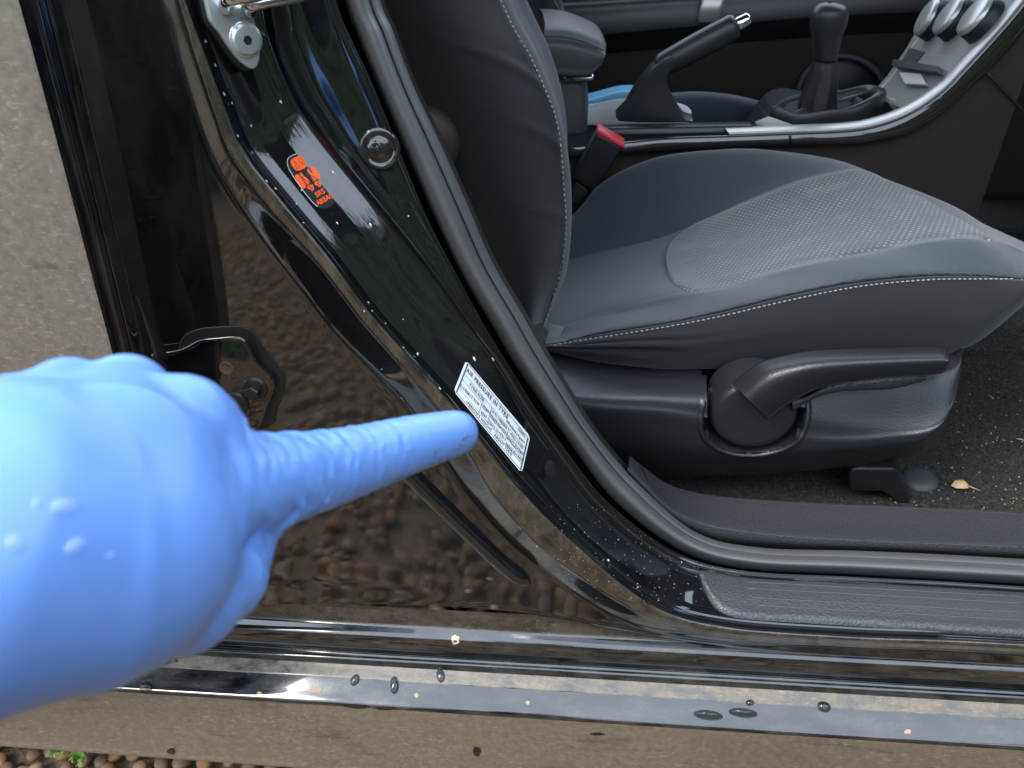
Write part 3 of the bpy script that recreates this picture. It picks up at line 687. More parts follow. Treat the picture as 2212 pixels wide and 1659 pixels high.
rr[8] = row([(1112, 680), (1190, 690), (1300, 655), (1444, 617), (1540, 612), (1690, 578), (1840, 546), (1990, 520), (2095, 511), (2172, 526), (2248, 574)], .83)
rr[9] = row([(1120, 640), (1200, 630), (1290, 606), (1400, 580), (1500, 552), (1620, 520), (1760, 478), (1900, 442), (2040, 440), (2130, 486), (2240, 535)], .965)
rr[10] = row([(1128, 590), (1205, 575), (1280, 556), (1370, 536), (1455, 512), (1545, 472), (1640, 432), (1750, 392), (1862, 372), (1960, 412), (2090, 500)], 1.085)
rr[11] = row([(1128, 570), (1204, 553), (1272, 534), (1350, 515), (1440, 488), (1530, 452), (1625, 412), (1735, 378), (1850, 364), (1930, 400), (2050, 490)], 1.115)
rr[12] = row([(1130, 520), (1190, 500), (1245, 462), (1295, 408), (1360, 370), (1440, 342), (1540, 328), (1640, 323), (1765, 338), (1850, 364), (1920, 420)], 1.19)
rr[13] = off(row([(1130, 520), (1190, 500), (1245, 462), (1295, 408), (1360, 370), (1440, 342), (1540, 328), (1640, 323), (1765, 338), (1850, 364), (1920, 420)], 1.21), (0, .012, -.03))
rr[14] = off(rr[13], (0, -.005, -.15))
rr[-1] = off(rr[0], (0, .05, -.004))
cush = loft('driver_seat', [rr[i] for i in range(-1, 15)], 160, 150, M['fabric'], car)
tag(cush, 'black and slate cloth driver seat with dotted insert and pale stitching')
me = cush.data
for v in me.vertices:       # folds in the cloth near the back of the cushion and along the seam
    u_ = (v.index % 160) / 159 * 10; w_ = (v.index // 160) / 149 * 15 - 1
    a = .0028 * math.exp(-((u_ - 2.0) / 1.5) ** 2) * math.exp(-((w_ - 1.4) / 1.1) ** 2) * math.sin(w_ * 9 + 1.3 * u_ + .8 * math.sin(u_ * 2.1))
    a += .0009 * math.exp(-((w_ - 4.6) / .5) ** 2) * math.sin(u_ * 23 + math.sin(u_ * 7)) + .0016 * math.exp(-((w_ - 6.2) / 1.2) ** 2) * math.sin(u_ * 3.1 + w_ * 2)
    v.co += v.normal * a
# the slate coloured seat centre lies between the bolsters
G = grid([rr[i] for i in range(-1, 15)], 160, 150)
sp_c = Surf(cush)
me = cush.data; me.materials.append(M['slate'])
for p in me.polygons:
    i = min(p.vertices); v_ = (i // 160) / 149 * 15 - 1
    if v_ > 3.2: p.material_index = 1
ins = patch('seat_insert', sp_c, None, .005, 16, M['insert'], cush, 90, 60,
            lower=[(1440, 575), (1446, 598), (1462, 620), (1495, 633), (1540, 625), (1600, 609), (1700, 583), (1850, 549), (2000, 523), (2070, 517), (2100, 516), (2125, 518), (2145, 522)],
            upper=[(1438, 555), (1442, 540), (1450, 522), (1475, 500), (1510, 479), (1560, 458), (1640, 425), (1740, 388), (1810, 372), (1850, 366), (1885, 382), (1945, 408), (2030, 455)])
tag(ins, 'grey seat insert woven with rows of pale dots')
st = []
def stitches(surf, pts, n, px, rad, up=.0006):
    q = crlen(np.array([(x, y, 0) for x, y in pts]), 600)[:, :2]; L = np.r_[0, np.cumsum(np.linalg.norm(np.diff(q, axis=0), axis=1))]
    out = []
    for s in np.arange(0, L[-1] - px, L[-1] / n):
        a = [np.interp(s, L, q[:, k]) for k in (0, 1)]; b = [np.interp(s + px, L, q[:, k]) for k in (0, 1)]
        h1, _ = surf.hit(*a, up); h2, _ = surf.hit(*b, up)
        if h1 is None or h2 is None: continue
        out.append(tube([np.array(h1), np.array((h1 + h2) / 2) + 0, np.array(h2)], [rad * .6, rad, rad * .6], 6))
    return out
seam = [(1195, 747), (1230, 740), (1300, 729), (1380, 716), (1460, 703), (1560, 683), (1700, 650), (1850, 620), (2000, 605), (2110, 603), (2215, 604)]
o = mk('stitching', *merge(stitches(sp_c, seam, 92, 7.2, .0010)), M['stitch'], cush); o['kind'] = 'stuff'
# backrest
b_ = {}
b_[0] = row([(690, -250), (740, 0), (790, 120), (840, 240), (890, 360), (960, 480), (1010, 590), (1070, 690), (1110, 750)], .82)
b_[1] = row([(760, -250), (815, 0), (870, 120), (915, 240), (965, 360), (1020, 480), (1060, 590), (1095, 690), (1125, 750)], .735)
b_[2] = row([(880, -250), (960, 0), (1020, 120), (1065, 240), (1095, 360), (1125, 480), (1140, 590), (1145, 690), (1150, 750)], .705)
b_[3] = row([(975, -250), (1068, 0), (1132, 120), (1184, 240), (1204, 360), (1214, 480), (1205, 590), (1172, 690), (1160, 750)], .738)
b_[4] = row([(980, -250), (1075, 0), (1138, 120), (1190, 240), (1210, 360), (1219, 480), (1209, 590), (1175, 690), (1162, 750)], .745)
b_[5] = row([(985, -250), (1081, 0), (1144, 120), (1196, 240), (1216, 360), (1223, 480), (1213, 590), (1178, 690), (1164, 750)], .746)
b_[6] = row([(1003, -250), (1101, 0), (1162, 120), (1208, 240), (1230, 360), (1234, 480), (1222, 590), (1184, 690), (1166, 750)], .772)
b_[7] = row([(998, -250), (1097, 0), (1159, 120), (1205, 240), (1226, 360), (1230, 480), (1218, 590), (1180, 690), (1160, 750)], .82)
b_[8] = row([(985, -250), (1085, 0), (1145, 120), (1188, 240), (1205, 360), (1207, 480), (1195, 590), (1160, 690), (1140, 750)], .96)
b_[9] = row([(1010, -250), (1112, 0), (1168, 110), (1203, 215), (1215, 330), (1212, 450), (1195, 560), (1160, 650), (1140, 720)], 1.08)
b_[10] = row([(1035, -250), (1137, 0), (1190, 115), (1219, 225), (1226, 335), (1220, 450), (1200, 560), (1165, 650), (1140, 720)], 1.14)
b_[11] = row([(1015, -250), (1115, 0), (1165, 115), (1195, 225), (1205, 335), (1200, 450), (1180, 560), (1150, 650), (1130, 720)], 1.19)
b_[12] = row([(900, -250), (950, 0), (1000, 115), (1040, 225), (1070, 335), (1080, 450), (1090, 560), (1090, 650), (1090, 720)], 1.18)
back = loft('backrest', [b_[i] for i in range(13)], 110, 120, M['fabric'], cush)
for v in back.data.vertices:
    u_ = (v.index % 110) / 109 * 8; w_ = (v.index // 110) / 119 * 12
    a = 0
    for (uc, wc, sl_) in ((4.9, 2.9, .25), (3.55, 3.0, .5), (5.7, 3.3, -.1), (2.2, 2.6, .6)):
        a -= .0026 * math.exp(-((u_ - uc - sl_ * (w_ - wc)) / .10) ** 2) * math.exp(-((w_ - wc) / .8) ** 2)
    a += .002 * math.sin(u_ * 1.7 + w_) * math.exp(-((w_ - 2.5) / 1.2) ** 2) + .0006 * math.exp(-((w_ - 4) / .5) ** 2) * math.sin(u_ * 31)
    v.co += v.normal * a
me = back.data; me.materials.append(M['slate'])
for p in me.polygons:
    if (min(p.vertices) // 110) / 119 * 12 > 6.3: p.material_index = 1
sp_b = Surf(back)
o = mk('stitching', *merge(stitches(sp_b, [(1070, -20), (1081, 3), (1109, 62), (1140, 115), (1168, 174), (1196, 243), (1210, 312), (1218, 417), (1222, 486), (1213, 576), (1195, 640), (1180, 690)], 62, 6.5, .0008)), M['stitch'], cush); o['kind'] = 'stuff'
# recline knob at the root of the backrest, half hidden by the seal
lathe('hinge_cover', V(925, 312, .70, .0), (.25, -1, .1), [(.0, .012), (.022, .010), (.030, .002), (.031, -.03)], M['plastic2'], cush, 24)
# small flap at the back of the cushion
loft('seat_flap', [row([(1095, 620), (1130, 655), (1160, 690), (1185, 715)], .735), row([(1090, 650), (1125, 690), (1150, 720), (1178, 745)], .70), row([(1088, 690), (1120, 730), (1150, 755), (1175, 765)], .73)], 20, 20, M['plastic2'], cush)

# plastic side cover, recline lever
sc_ = [[(1120, 748), (1200, 764), (1310, 790), (1444, 800), (1600, 798), (1800, 786), (1950, 778), (2060, 765), (2108, 752)],
       [(1128, 770), (1205, 790), (1312, 810), (1444, 820), (1600, 825), (1800, 820), (1950, 812), (2062, 800), (2109, 780)],
       [(1150, 820), (1215, 840), (1316, 850), (1444, 856), (1600, 870), (1780, 900), (1935, 905), (2050, 880), (2105, 830)],
       [(1170, 850), (1230, 862), (1320, 872), (1444, 880), (1600, 905), (1775, 936), (1930, 932), (2040, 905), (2102, 850)],
       [(1200, 885), (1255, 895), (1335, 902), (1450, 910), (1600, 935), (1770, 958), (1920, 950), (2030, 922), (2098, 865)],
       [(1260, 960), (1305, 970), (1365, 978), (1460, 990), (1600, 995), (1765, 985), (1905, 972), (2015, 943), (2092, 882)],
       [(1290, 990), (1340, 1008), (1400, 1028), (1480, 1032), (1620, 1025), (1780, 1012), (1900, 994), (2012, 960), (2089, 893)]]
SY = [.728, .698, .6715, .6640, .6605, .6690, .710]
scr = [row(a, y) for a, y in zip(sc_, SY)]
for k in range(len(scr)):           # the front end turns inwards
    scr[k][-1] = scr[k][-1] + np.array([.0, .05, 0]); scr[k].append(scr[k][-1] + np.array([.004, .10, 0]))
scr = [off(scr[0], (0, .06, 0))] + scr + [off(scr[-1], (0, .06, .004))]
cover = loft('side_cover', scr, 120, 90, M['plastic'], cush); tag(cover, 'grained black plastic side cover of the seat')
sp_cov = Surf(cover)
HC = V(1631, 907, .66); hr = np.linalg.norm(V(1631 + 95, 907, .66) - HC)
bm = bmesh.new(); bm.from_mesh(cover.data)
bmesh.ops.delete(bm, geom=[f_ for f_ in bm.faces if math.hypot(f_.calc_center_median().x - HC[0], f_.calc_center_median().z - HC[2]) < hr * 1.16], context='FACES'); bm.to_mesh(cover.data); bm.free()
rec = []
QS = []
for q in np.linspace(math.radians(100), math.radians(420), 130):
    ok_ = all(sp_cov.b.ray_cast(Vector((HC[0] + hr * r_ * math.cos(q), .3, HC[2] + hr * r_ * math.sin(q))), Vector((0, 1, 0)))[0] is not None for r_ in (1.28, 1.46))
    if ok_: QS.append(q)
for r_, up in ((1.46, -.003), (1.36, -.0004), (1.29, .0022), (1.22, .0022), (1.17, -.004), (1.14, -.016), (1.08, -.024), (.98, -.026)):
    ln = []
    for q in QS:
        rr_ = max(r_, 1.27); dx, dz = hr * rr_ * math.cos(q), hr * rr_ * math.sin(q); o_ = Vector((HC[0] + dx, .3, HC[2] + dz)); hh_ = sp_cov.b.ray_cast(o_, Vector((0, 1, 0)))[0]
        yb = hh_.y if hh_ is not None else (rec[-1][len(ln)][1] if rec else (ln[-1][1] if ln else .69))
        ln.append(np.array((HC[0] + hr * r_ * math.cos(q), yb - up, HC[2] + hr * r_ * math.sin(q))))
    rec.append(ln)
loft('lever_recess', rec, 180, 40, M['plastic'], cush)
lathe('lever_hub', HC + np.array([0, .0035, 0]), (0, -1, .02), [(hr * .05, .0004), (hr * .3, .0004), (hr * .6, .0002), (hr * .80, .0), (hr * .88, -.0006), (hr * .94, -.0022), (hr * .98, -.005), (hr, -.010), (hr, -.05)], M['plastic'], cush, 64)
ltop = [(1581, 828), (1615, 800), (1652, 779), (1722, 762), (1791, 755), (1900, 752), (2025, 750), (2046, 760), (2050, 770)]
lbot = [(1661, 907), (1690, 882), (1722, 862), (1765, 841), (1815, 829), (1910, 817), (2020, 809), (2042, 800), (2050, 780)]
LV = [row(mixrow(ltop, lbot, .04), .69), row(ltop, .668), row(mixrow(ltop, lbot, .08), .657), row(mixrow(ltop, lbot, .25), .642), row(mixrow(ltop, lbot, .42), .634), row(mixrow(ltop, lbot, .58), .6325), row(mixrow(ltop, lbot, .8), .637), row(mixrow(ltop, lbot, .95), .643), row(lbot, .648), row(mixrow(ltop, lbot, .97), .69)]
lever = loft('recline_lever', LV, 80, 60, M['plastic'], cush); tag(lever, 'long black recline lever on its round hub')
lb2 = [(1711, 866), (1739, 858), (1791, 834), (1850, 824), (1930, 815), (2005, 811)]
lb3 = [(1713, 888), (1745, 868), (1795, 849), (1850, 843), (1930, 839), (1998, 822)]
loft('lever_grip', [row(lb2, .652), row(mixrow(lb2, lb3, .5), .650), row(lb3, .658), row(lb3, .70)], 40, 14, M['leathery'], lever)
cut = [(1579, 831), (1620, 868), (1660, 908), (1685, 886), (1711, 862)]
sp_l = Surf(lever)
tubeo('lever_joint', [V(x, y, .6545) for x, y in cut], .0010, M['gasket'], lever, 6)

# seat rail cap and floor fastener
rc = [(1836, 1020), (1850, 1012), (1930, 1014), (1944, 1022), (1960, 1052), (1969, 1098), (1934, 1100), (1924, 1076), (1906, 1064), (1838, 1063)]
o = prism('seat_rail_cap', [V(x, y, .70) for x, y in rc], (0, .05, .004), M['smoothplastic'], car, .006); tag(o, 'small black plastic cap over the seat rail end')
h, n = sp_car.hit(1986, 1035)
o = lathe('floor_fastener', h, n, [(.0, .006), (.012, .006), (.019, .004), (.022, 0.0)], M['darkgrey'], car, 28); tag(o, 'round grey floor fastener in the carpet')

# ---- seat belt buckle
bk = [(1286, 282), (1350, 318), (1338, 350), (1284, 418), (1232, 386), (1250, 350)]
bk = [(1288, 284), (1349, 318), (1283, 418), (1233, 385)]
o = prism('seat_belt_buckle', [V(x, y, 1.215) for x, y in bk], (0, .028, 0), M['smoothplastic'], car, .006); tag(o, 'black seat belt buckle with a red release button')
buck = o
prism('release_button', [V(x, y, 1.213) for x, y in [(1291, 279), (1350, 313), (1347, 322), (1287, 288)]], (0, .026, .002), M['red'], buck, .002)
prism('belt_stalk', [V(x, y, 1.22) for x, y in [(1244, 392), (1272, 411), (1262, 440), (1230, 440)]], (0, .015, 0), M['gasket'], buck, .003)

# ---- centre console
lo_ = [(1150, 345), (1270, 338), (1352, 333), (1444, 326), (1576, 320), (1708, 315), (1826, 313), (1895, 306), (1965, 288), (2034, 247), (2086, 199), (2156, 133), (2212, 69), (2290, -30)]
up_ = [(1150, 322), (1270, 312), (1352, 306), (1444, 297), (1576, 292), (1708, 287), (1826, 282), (1895, 271), (1965, 245), (2030, 202), (2080, 152), (2146, 80), (2199, 18), (2275, -80)]
top_ = [(x, y - 34) for x, y in up_[:6]] + [(1800, 262), (1860, 246), (1930, 212), (1985, 165), (2030, 112), (2090, 40), (2140, -20), (2215, -115)]
W1 = off(row(lo_, 1.245), (0, .01, 0)); Wb = [np.array([p[0], 1.25, .31]) for p in W1]
side = loft('centre_console', [Wb, [(.5 * np.array(a) + .5 * np.array(b)) + np.array((0, -.004, 0)) for a, b in zip(Wb, W1)], W1], 120, 30, M['plastic2'], car)
tag(side, 'dark centre console with gloss trim band curving up to the dashboard')
band = loft('gloss_trim_band', [row(lo_, 1.252), row(lo_, 1.240), row(mixrow(lo_, up_, .25), 1.237), row(mixrow(lo_, up_, .7), 1.239), row(up_, 1.245), row(up_, 1.26)], 140, 30, M['gloss'], side); tag(band, 'glossy dark trim band along the console edge')
isl = [(x, y) for x, y in up_[4:]]
silv = loft('silver_inner_trim', [row(isl, 1.247, 0, 0, 1), row([(x - 2, y - 5) for x, y in isl], 1.247), row([(x - 9, y - 14) for x, y in isl], 1.262), row([(x - 12, y - 17) for x, y in isl], 1.275)], 120, 16, M['silver'], side); tag(silv, 'bright silver strip following the console edge')
tubeo('trim_joint', [V(x, y, 1.2355) for x, y in ((1708, 313), (1708, 300), (1708, 290))], .0012, M['gasket'], side, 6)
sm = [(2121, 146), (2145, 172), (2180, 208), (2212, 242), (2260, 290)]
tubeo('panel_joint', [V(x, y, 1.246) for x, y in sm], .0018, M['gasket'], side, 6)
# top deck of the console
Wt = off(row(up_[:8], 1.26), (0, 0, -.004)); Wf = [np.array([p[0], 1.50 if i > 4 else 1.44, p[2] - (.012 if i > 4 else .15)]) for i, p in enumerate(Wt)]
Wm = [np.array([p[0], 1.285, p[2] - (.004 if i > 4 else .05)]) for i, p in enumerate(Wt)]
loft('console_deck', [Wt, Wm, Wf, [p + np.array((0, .01, -.3)) for p in Wf]], 50, 4, M['plastic'], side, curve=False)
tray = prism('tray_lid', [V(1290, 296, 1.262), V(1630, 288, 1.262), V(1628, 270, 1.268), V(1293, 277, 1.268)], (0, .03, -.004), M['smoothplastic'], side, .004); tag(tray, 'black sliding tray lid on the console')
# armrest box
ax = [(1175, 74), (1205, 75), (1240, 80), (1275, 92), (1300, 103), (1308, 113)]
ab = [(1170, 165), (1205, 165), (1240, 165), (1272, 164), (1292, 145), (1306, 122)]
A_ = row(ax, 1.30); Bq = row(ab, 1.30)
arm_o = loft('armrest', [off(Bq, (0, .10, 0)), Bq, off([.7 * a + .3 * b for a, b in zip(Bq, A_)], (0, -.012, 0)), off([.25 * a + .75 * b for a, b in zip(Bq, A_)], (0, -.012, 0)), off([.08 * a + .92 * b for a, b in zip(Bq, A_)], (0, -.003, 0)), A_, off(A_, (0, .03, .008)), off(A_, (-.01, .12, .006)), off(A_, (-.02, .20, -.01)), off(Bq, (0, .21, 0))], 40, 60, M['darkgrey'], side); tag(arm_o, 'padded grey armrest lid with rounded nose')
prism('armrest_hinge', [V(x, y, 1.32) for x, y in [(1215, 166), (1283, 165), (1278, 178), (1225, 180)]], (0, .1, 0), M['chrome'], side, .003)
prism('armrest_box', [V(x, y, 1.325) for x, y in [(1190, 178), (1244, 174), (1262, 182), (1270, 296), (1190, 300)]], (0, .16, 0), M['darkgrey'], side, .012)

# handbrake
hbb = [(1338, 262), (1352, 232), (1374, 194), (1392, 170), (1412, 148), (1448, 122), (1462, 140), (1448, 152), (1441, 172), (1446, 200), (1458, 226), (1478, 256), (1490, 264)]
hb = prism('handbrake', [V(x, y, 1.315) for x, y in smoothpoly(hbb, 3)], (0, .04, 0), M['plastic'], car, .007); tag(hb, 'raised handbrake lever with grey grip and chrome button')
pa = V(1420, 148, 1.335); pbb = V(1592, 54, 1.335)
ls = np.linspace(0, 1, 24)
tubeo('grip', [pa + (pbb - pa) * t for t in ls], [.012 if t < .02 else (.0195 + .0018 * math.sin(t * 3.1) - (.0035 if t > .97 else 0)) for t in ls], M['leather'], hb, 24)
dr = (pbb - pa) / np.linalg.norm(pbb - pa)
tubeo('button', [pbb - dr * .002, pbb + dr * .004, pbb + dr * .018, pbb + dr * .0215, pbb + dr * .022], [.0105, .0105, .0098, .007, .001], M['chrome'], hb, 24)

# gear lever
gc = 1.40
def sect(pts, nr, Ysc=.9):     # pts: (left x, right x, y) silhouettes -> closed tube
    vv, ff = [], []
    for (xl, xr, y) in pts:
        a, b = V(xl, y[0], gc), V(xr, y[1], gc); c = (a + b) / 2; e = (b - a) / 2; rr_ = np.linalg.norm(e)
        for j in range(nr):
            q = 2 * math.pi * j / nr; vv.append(c + e * math.cos(q) + np.array([0, 1, 0]) * rr_ * Ysc * math.sin(q))
    for i in range(len(pts) - 1):
        for j in range(nr): ff.append((i * nr + j, i * nr + (j + 1) % nr, (i + 1) * nr + (j + 1) % nr, (i + 1) * nr + j))
    ff.append(tuple(range(nr))); ff.append(tuple((len(pts) - 1) * nr + j for j in range(nr)))
    return vv, ff
kn = [(1788, 1796, (5, 5)), (1772, 1815, (9, 9)), (1760, 1828, (18, 15)), (1753, 1832, (30, 24)), (1750, 1832, (44, 38)), (1750, 1828, (60, 55)), (1752, 1820, (78, 74)), (1754, 1815, (98, 95)), (1756, 1811, (116, 115)), (1758, 1809, (127, 129))]
K = cr(np.array([(a, b, c[0], c[1]) for a, b, c in kn]), 40)
gl = mk('gear_lever', *sect([(k[0], k[1], (k[2], k[3])) for k in K], 40), M['leather'], car); tag(gl, 'black leather gear knob on a loose gaiter')
gt = [(1758, 1809, (129, 130)), (1757, 1810, (134, 135)), (1752, 1811, (146, 148)), (1746, 1811, (165, 166)), (1736, 1808, (190, 190)), (1726, 1806, (215, 215)), (1718, 1806, (240, 240)), (1710, 1808, (262, 262))]
G_ = cr(np.array([(a, b, c[0], c[1]) for a, b, c in gt]), 30); vv, ff = sect([(k[0], k[1], (k[2], k[3])) for k in G_], 60)
for i in range(30):
    c = sum(vv[i * 60:(i + 1) * 60]) / 60
    for j in range(60):
        w = i / 29; vv[i * 60 + j] = c + (vv[i * 60 + j] - c) * (1 + .09 * w * math.sin(5 * 2 * math.pi * j / 60 + i * .12) + .05 * w * math.sin(9 * 2 * math.pi * j / 60))
mk('gaiter', vv, ff, M['leather'], gl)
gb = [V(1665, 250, 1.34), V(1690, 258, 1.32), V(1740, 264, 1.31), V(1800, 262, 1.31), V(1860, 248, 1.32), V(1900, 226, 1.35), V(1906, 208, 1.40), V(1880, 206, 1.46), V(1820, 212, 1.47), V(1750, 222, 1.46), V(1690, 235, 1.42)]
ring = smoothpoly(gb, 8); cc = ring.mean(0)
rows_ = []
for (s, dz) in ((1.03, -.02), (1.05, .004), (1.0, .016), (.93, .013), (.86, .004), (.75, -.004), (.5, .004)):
    rows_.append([cc + (p - cc) * np.array([s, s, 1]) + np.array([0, 0, dz + .003 * math.sin(i * .35)]) for i, p in enumerate(ring)] )
rows_ = [r_ + [r_[0]] for r_ in rows_]
loft('gaiter_skirt', rows_, 120, 50, M['leather'], gl)
fold = [V(1815, 248, 1.33), V(1850, 236, 1.33), V(1885, 218, 1.34), V(1897, 206, 1.36), V(1885, 203, 1.39), V(1850, 212, 1.42), V(1812, 224, 1.43)]
tubeo('gaiter_fold', crlen(fold, 40), .008, M['leather'], gl, 12)
prism('lever_bezel', [V(1630, 262, 1.28), V(1720, 290, 1.262), V(1760, 284, 1.265), V(1660, 250, 1.30)], (0, 0, -.006), M['greypanel'], side, .002)

# centre stack
sl_ = [(1880, 206), (1913, 174), (1965, 101), (2000, 45), (2024, 0), (2060, -70)]
srr = [(1965, 240), (2000, 212), (2062, 148), (2110, 92), (2165, 30), (2230, -55)]
L0 = row(sl_, 1.55); R0 = row(srr, 1.27)
stack = loft('centre_stack', [off(L0, (0, .05, -.05)), L0] + [[a * (1 - t) + b * t for a, b in zip(L0, R0)] for t in (.02, .25, .5, .75, .98)] + [R0], 40, 8, M['greypanel'], side, curve=False)
tag(stack, 'sloping grey centre stack with three round dials, shelf and cup holder')
loft('stack_edge', [row(sl_, 1.555, 0, -3, -3), row(sl_, 1.54, 0, 0, 0), row(sl_, 1.53, 0, 5, 4), row(sl_, 1.535, 0, 8, 7)], 40, 10, M['silver'], side)
sp_s = Surf(stack)
for (x, y) in ((2018, 36), (2064, 36), (2122, 38)):
    h, n = sp_s.hit(x + 8, y + 12)
    if h is None: continue
    e1_, e2_, _ = frame(n)
    d = lathe('dial', h, n, [(.0, .0275), (.025, .0275), (.029, .0255), (.0305, .022), (.031, .020)], M['silver'], side, 40)
    d['label'] = 'round silver faced control dial'
    lathe('dial_barrel', h, n, [(.030, .0205), (.0315, .012), (.033, 0.0)], M['gasket'], side, 40)
def slab_on(name, surf, pts, th, mt, parent, bev=.001, up=0.0):
    q = []; nn = Vector((0, 0, 0))
    for x, y in pts:
        h, n = surf.hit(x, y, up)
        if h is None: return None
        q.append(h); nn += n
    nn.normalize(); c = sum(q, Vector()) / len(q)
    q = [p - nn * (p - c).dot(nn) for p in q] if len(q) > 3 else q
    return prism(name, [np.array(p + nn * th) for p in q], np.array(-nn * (th + .0005)), mt, parent, bev)
def quad_on(name, surf, q, up, mt, parent, nu=14, nv=8):
    Hq = homog([(0, 0), (1, 0), (1, 1), (0, 1)], q); v = []
    for b in np.linspace(0, 1, nv):
        for a in np.linspace(0, 1, nu):
            x, y = ap(Hq, (a, b)); h, n = surf.hit(x, y, up)
            if h is None: return None
            v.append(np.array(h))
    o = mk(name, v, [(j * nu + i, j * nu + i + 1, (j + 1) * nu + i + 1, (j + 1) * nu + i) for j in range(nv - 1) for i in range(nu - 1)], mt, parent, False)
    md = o.modifiers.new('thickness', 'SOLIDIFY'); md.thickness = up; md.offset = 0; return o
quad_on('shelf_slot', sp_s, [(1976, 84), (2104, 93), (2100, 104), (1984, 102)], .002, M['gasket'], side)
quad_on('shelf_recess', sp_s, [(1968, 104), (1999, 114), (1978, 139), (1947, 137)], .0015, M['darkgrey'], side)
quad_on('shelf_floor', sp_s, [(1999, 116), (2080, 122), (2054, 156), (1984, 138)], .001, M['silver'], side)
quad_on('shelf_lip', sp_s, [(1947, 137), (2046, 157), (2042, 169), (1945, 152)], .012, M['darkgrey'], side)
quad_on('card_slot', sp_s, [(1945, 156), (2038, 172), (2020, 196), (1938, 188)], .0015, M['gasket'], side)
quad_on('cup_holder', sp_s, [(1938, 196), (2014, 200), (1992, 226), (1930, 218)], .0015, M['gasket'], side)
o = quad_on('card', sp_s, [(1951, 161), (1998, 166), (2010, 190), (1964, 187)], .006, M['white'], None)
if o: tag(o, 'pale grey card tucked below the console shelf lip', 'card')
h, n = sp_s.hit(1930, 216)
o = prism('card', [V(1908, 209, 1.40), V(1933, 217, 1.38), V(1957, 244, 1.36), V(1936, 246, 1.375)], (0, .003, .002), M['white'], None, .0005); tag(o, 'cream card leaning in the console behind the gear lever', 'card')

# packet on the passenger seat
pk = bpy.data.objects.new('tissue_packet', None); COL.objects.link(pk); tag(pk, 'crumpled white and blue packet on the passenger seat behind the handbrake', 'packet')
pka = [(1256, 215), (1290, 207), (1331, 196), (1365, 193), (1410, 196), (1450, 206), (1480, 217), (1493, 232)]
pkb = [(1256, 270), (1290, 272), (1331, 274), (1365, 274), (1410, 272), (1450, 270), (1480, 268), (1494, 262)]
loft('bag', [off(row(pkb, 1.52), (0, .05, 0)), row(pkb, 1.52), row(mixrow(pka, pkb, .7), 1.512), row(mixrow(pka, pkb, .35), 1.518), row(mixrow(pka, pkb, .22), 1.53), row(mixrow(pka, pkb, .2), 1.60)], 30, 30, M['paper'], pk)
loft('blue_band', [row(mixrow(pka, pkb, .26), 1.524)[:6], row(mixrow(pka, pkb, .12), 1.526)[:6], row(pka, 1.54)[:6], off(row(pka, 1.54), (0, .06, -.01))[:6]], 24, 20, M['bluepaper'], pk)

# ---- black rubber plug in the pillar
h, n = sp_pil.hit(820, 322)
lathe('pillar_plug', h, n, [(.001, .0030), (.005, .0026), (.0085, .0016), (.0100, .0004), (.0108, .0008), (.0130, .0022), (.0150, .0016), (.0160, -.001)], M['gloss'], pillar, 40)

# ---- striker
def plate_on(name, surf, ctr, pts, lift, th, mt, parent, bev=.001):
    """flat slab lying parallel to the surface at ctr; outline given at photo positions, projected on that plane"""
    h, n = surf.hit(*ctr); p0 = h + n * (lift + th); q = []
    for x, y in pts:
        d = Vector(ray(x, y)); t = (p0 - Vector(EYE)).dot(n) / d.dot(n); q.append(np.array(Vector(EYE) + d * t))
    return prism(name, q, np.array(-n * th), mt, parent, bev), p0, n
stp = [(445, -60), (451, 28), (462, 55), (476, 72), (497, 104), (519, 132), (541, 149), (555, 146), (563, 122), (560, 87), (553, 52), (548, 20), (560, -60)]
NS = Vector((.72, -.68, .10)).normalized()
def plane_pts(pts, p0, n):
    out = []
    for x, y in pts:
        d = Vector(ray(x, y)); t = (Vector(p0) - Vector(EYE)).dot(n) / d.dot(n); out.append(np.array(Vector(EYE) + d * t))
    return out
p0 = Vector(V(520, 80, .448, TS))
stk = prism('door_striker', plane_pts(smoothpoly(stp, 4), p0, NS), np.array(-NS * .006), M['zinc'], car, .0018); tag(stk, 'zinc plated door striker with star screw and loop')
gp = [(x - 12, y + 6) for x, y in smoothpoly(stp, 4)]
prism('backing_gasket', plane_pts(gp, p0 - NS * .0065, NS), np.array(-NS * .012), M['gasket'], stk, .002)
sc0 = Vector(plane_pts([(531, 86)], p0, NS)[0])
lathe('screw', sc0, NS, [(.0, .0030), (.008, .0030), (.0088, .0028), (.0093, .0016), (.0100, .0010), (.0108, .0009), (.0112, 0)], M['zinc'], stk, 32)
lathe('star_socket', sc0, NS, [(.0024, .0032), (.0030, .0033), (.0032, .0028)], M['bolt'], stk, 6)
def P3(x, y, l): return np.array(Vector(plane_pts([(x, y)], p0 + NS * l, NS)[0]))
loop = [P3(478, 12, 0), P3(486, -2, .012), P3(500, 2, .024), P3(545, 4, .036), P3(600, -2, .038), P3(640, -20, .03)]
tubeo('loop', crlen([P3(538, 26, 0), P3(535, 14, .008), P3(545, 10, .014), P3(575, 4, .016), P3(612, -3, .016), P3(650, -12, .014), P3(655, -40, .012)], 40), .0042, M['chrome'], stk, 14)
tubeo('loop', crlen([P3(488, 20, 0), P3(490, 4, .010), P3(505, -4, .016), P3(545, -10, .018), P3(600, -24, .018)], 40), .0042, M['chrome'], stk, 14)

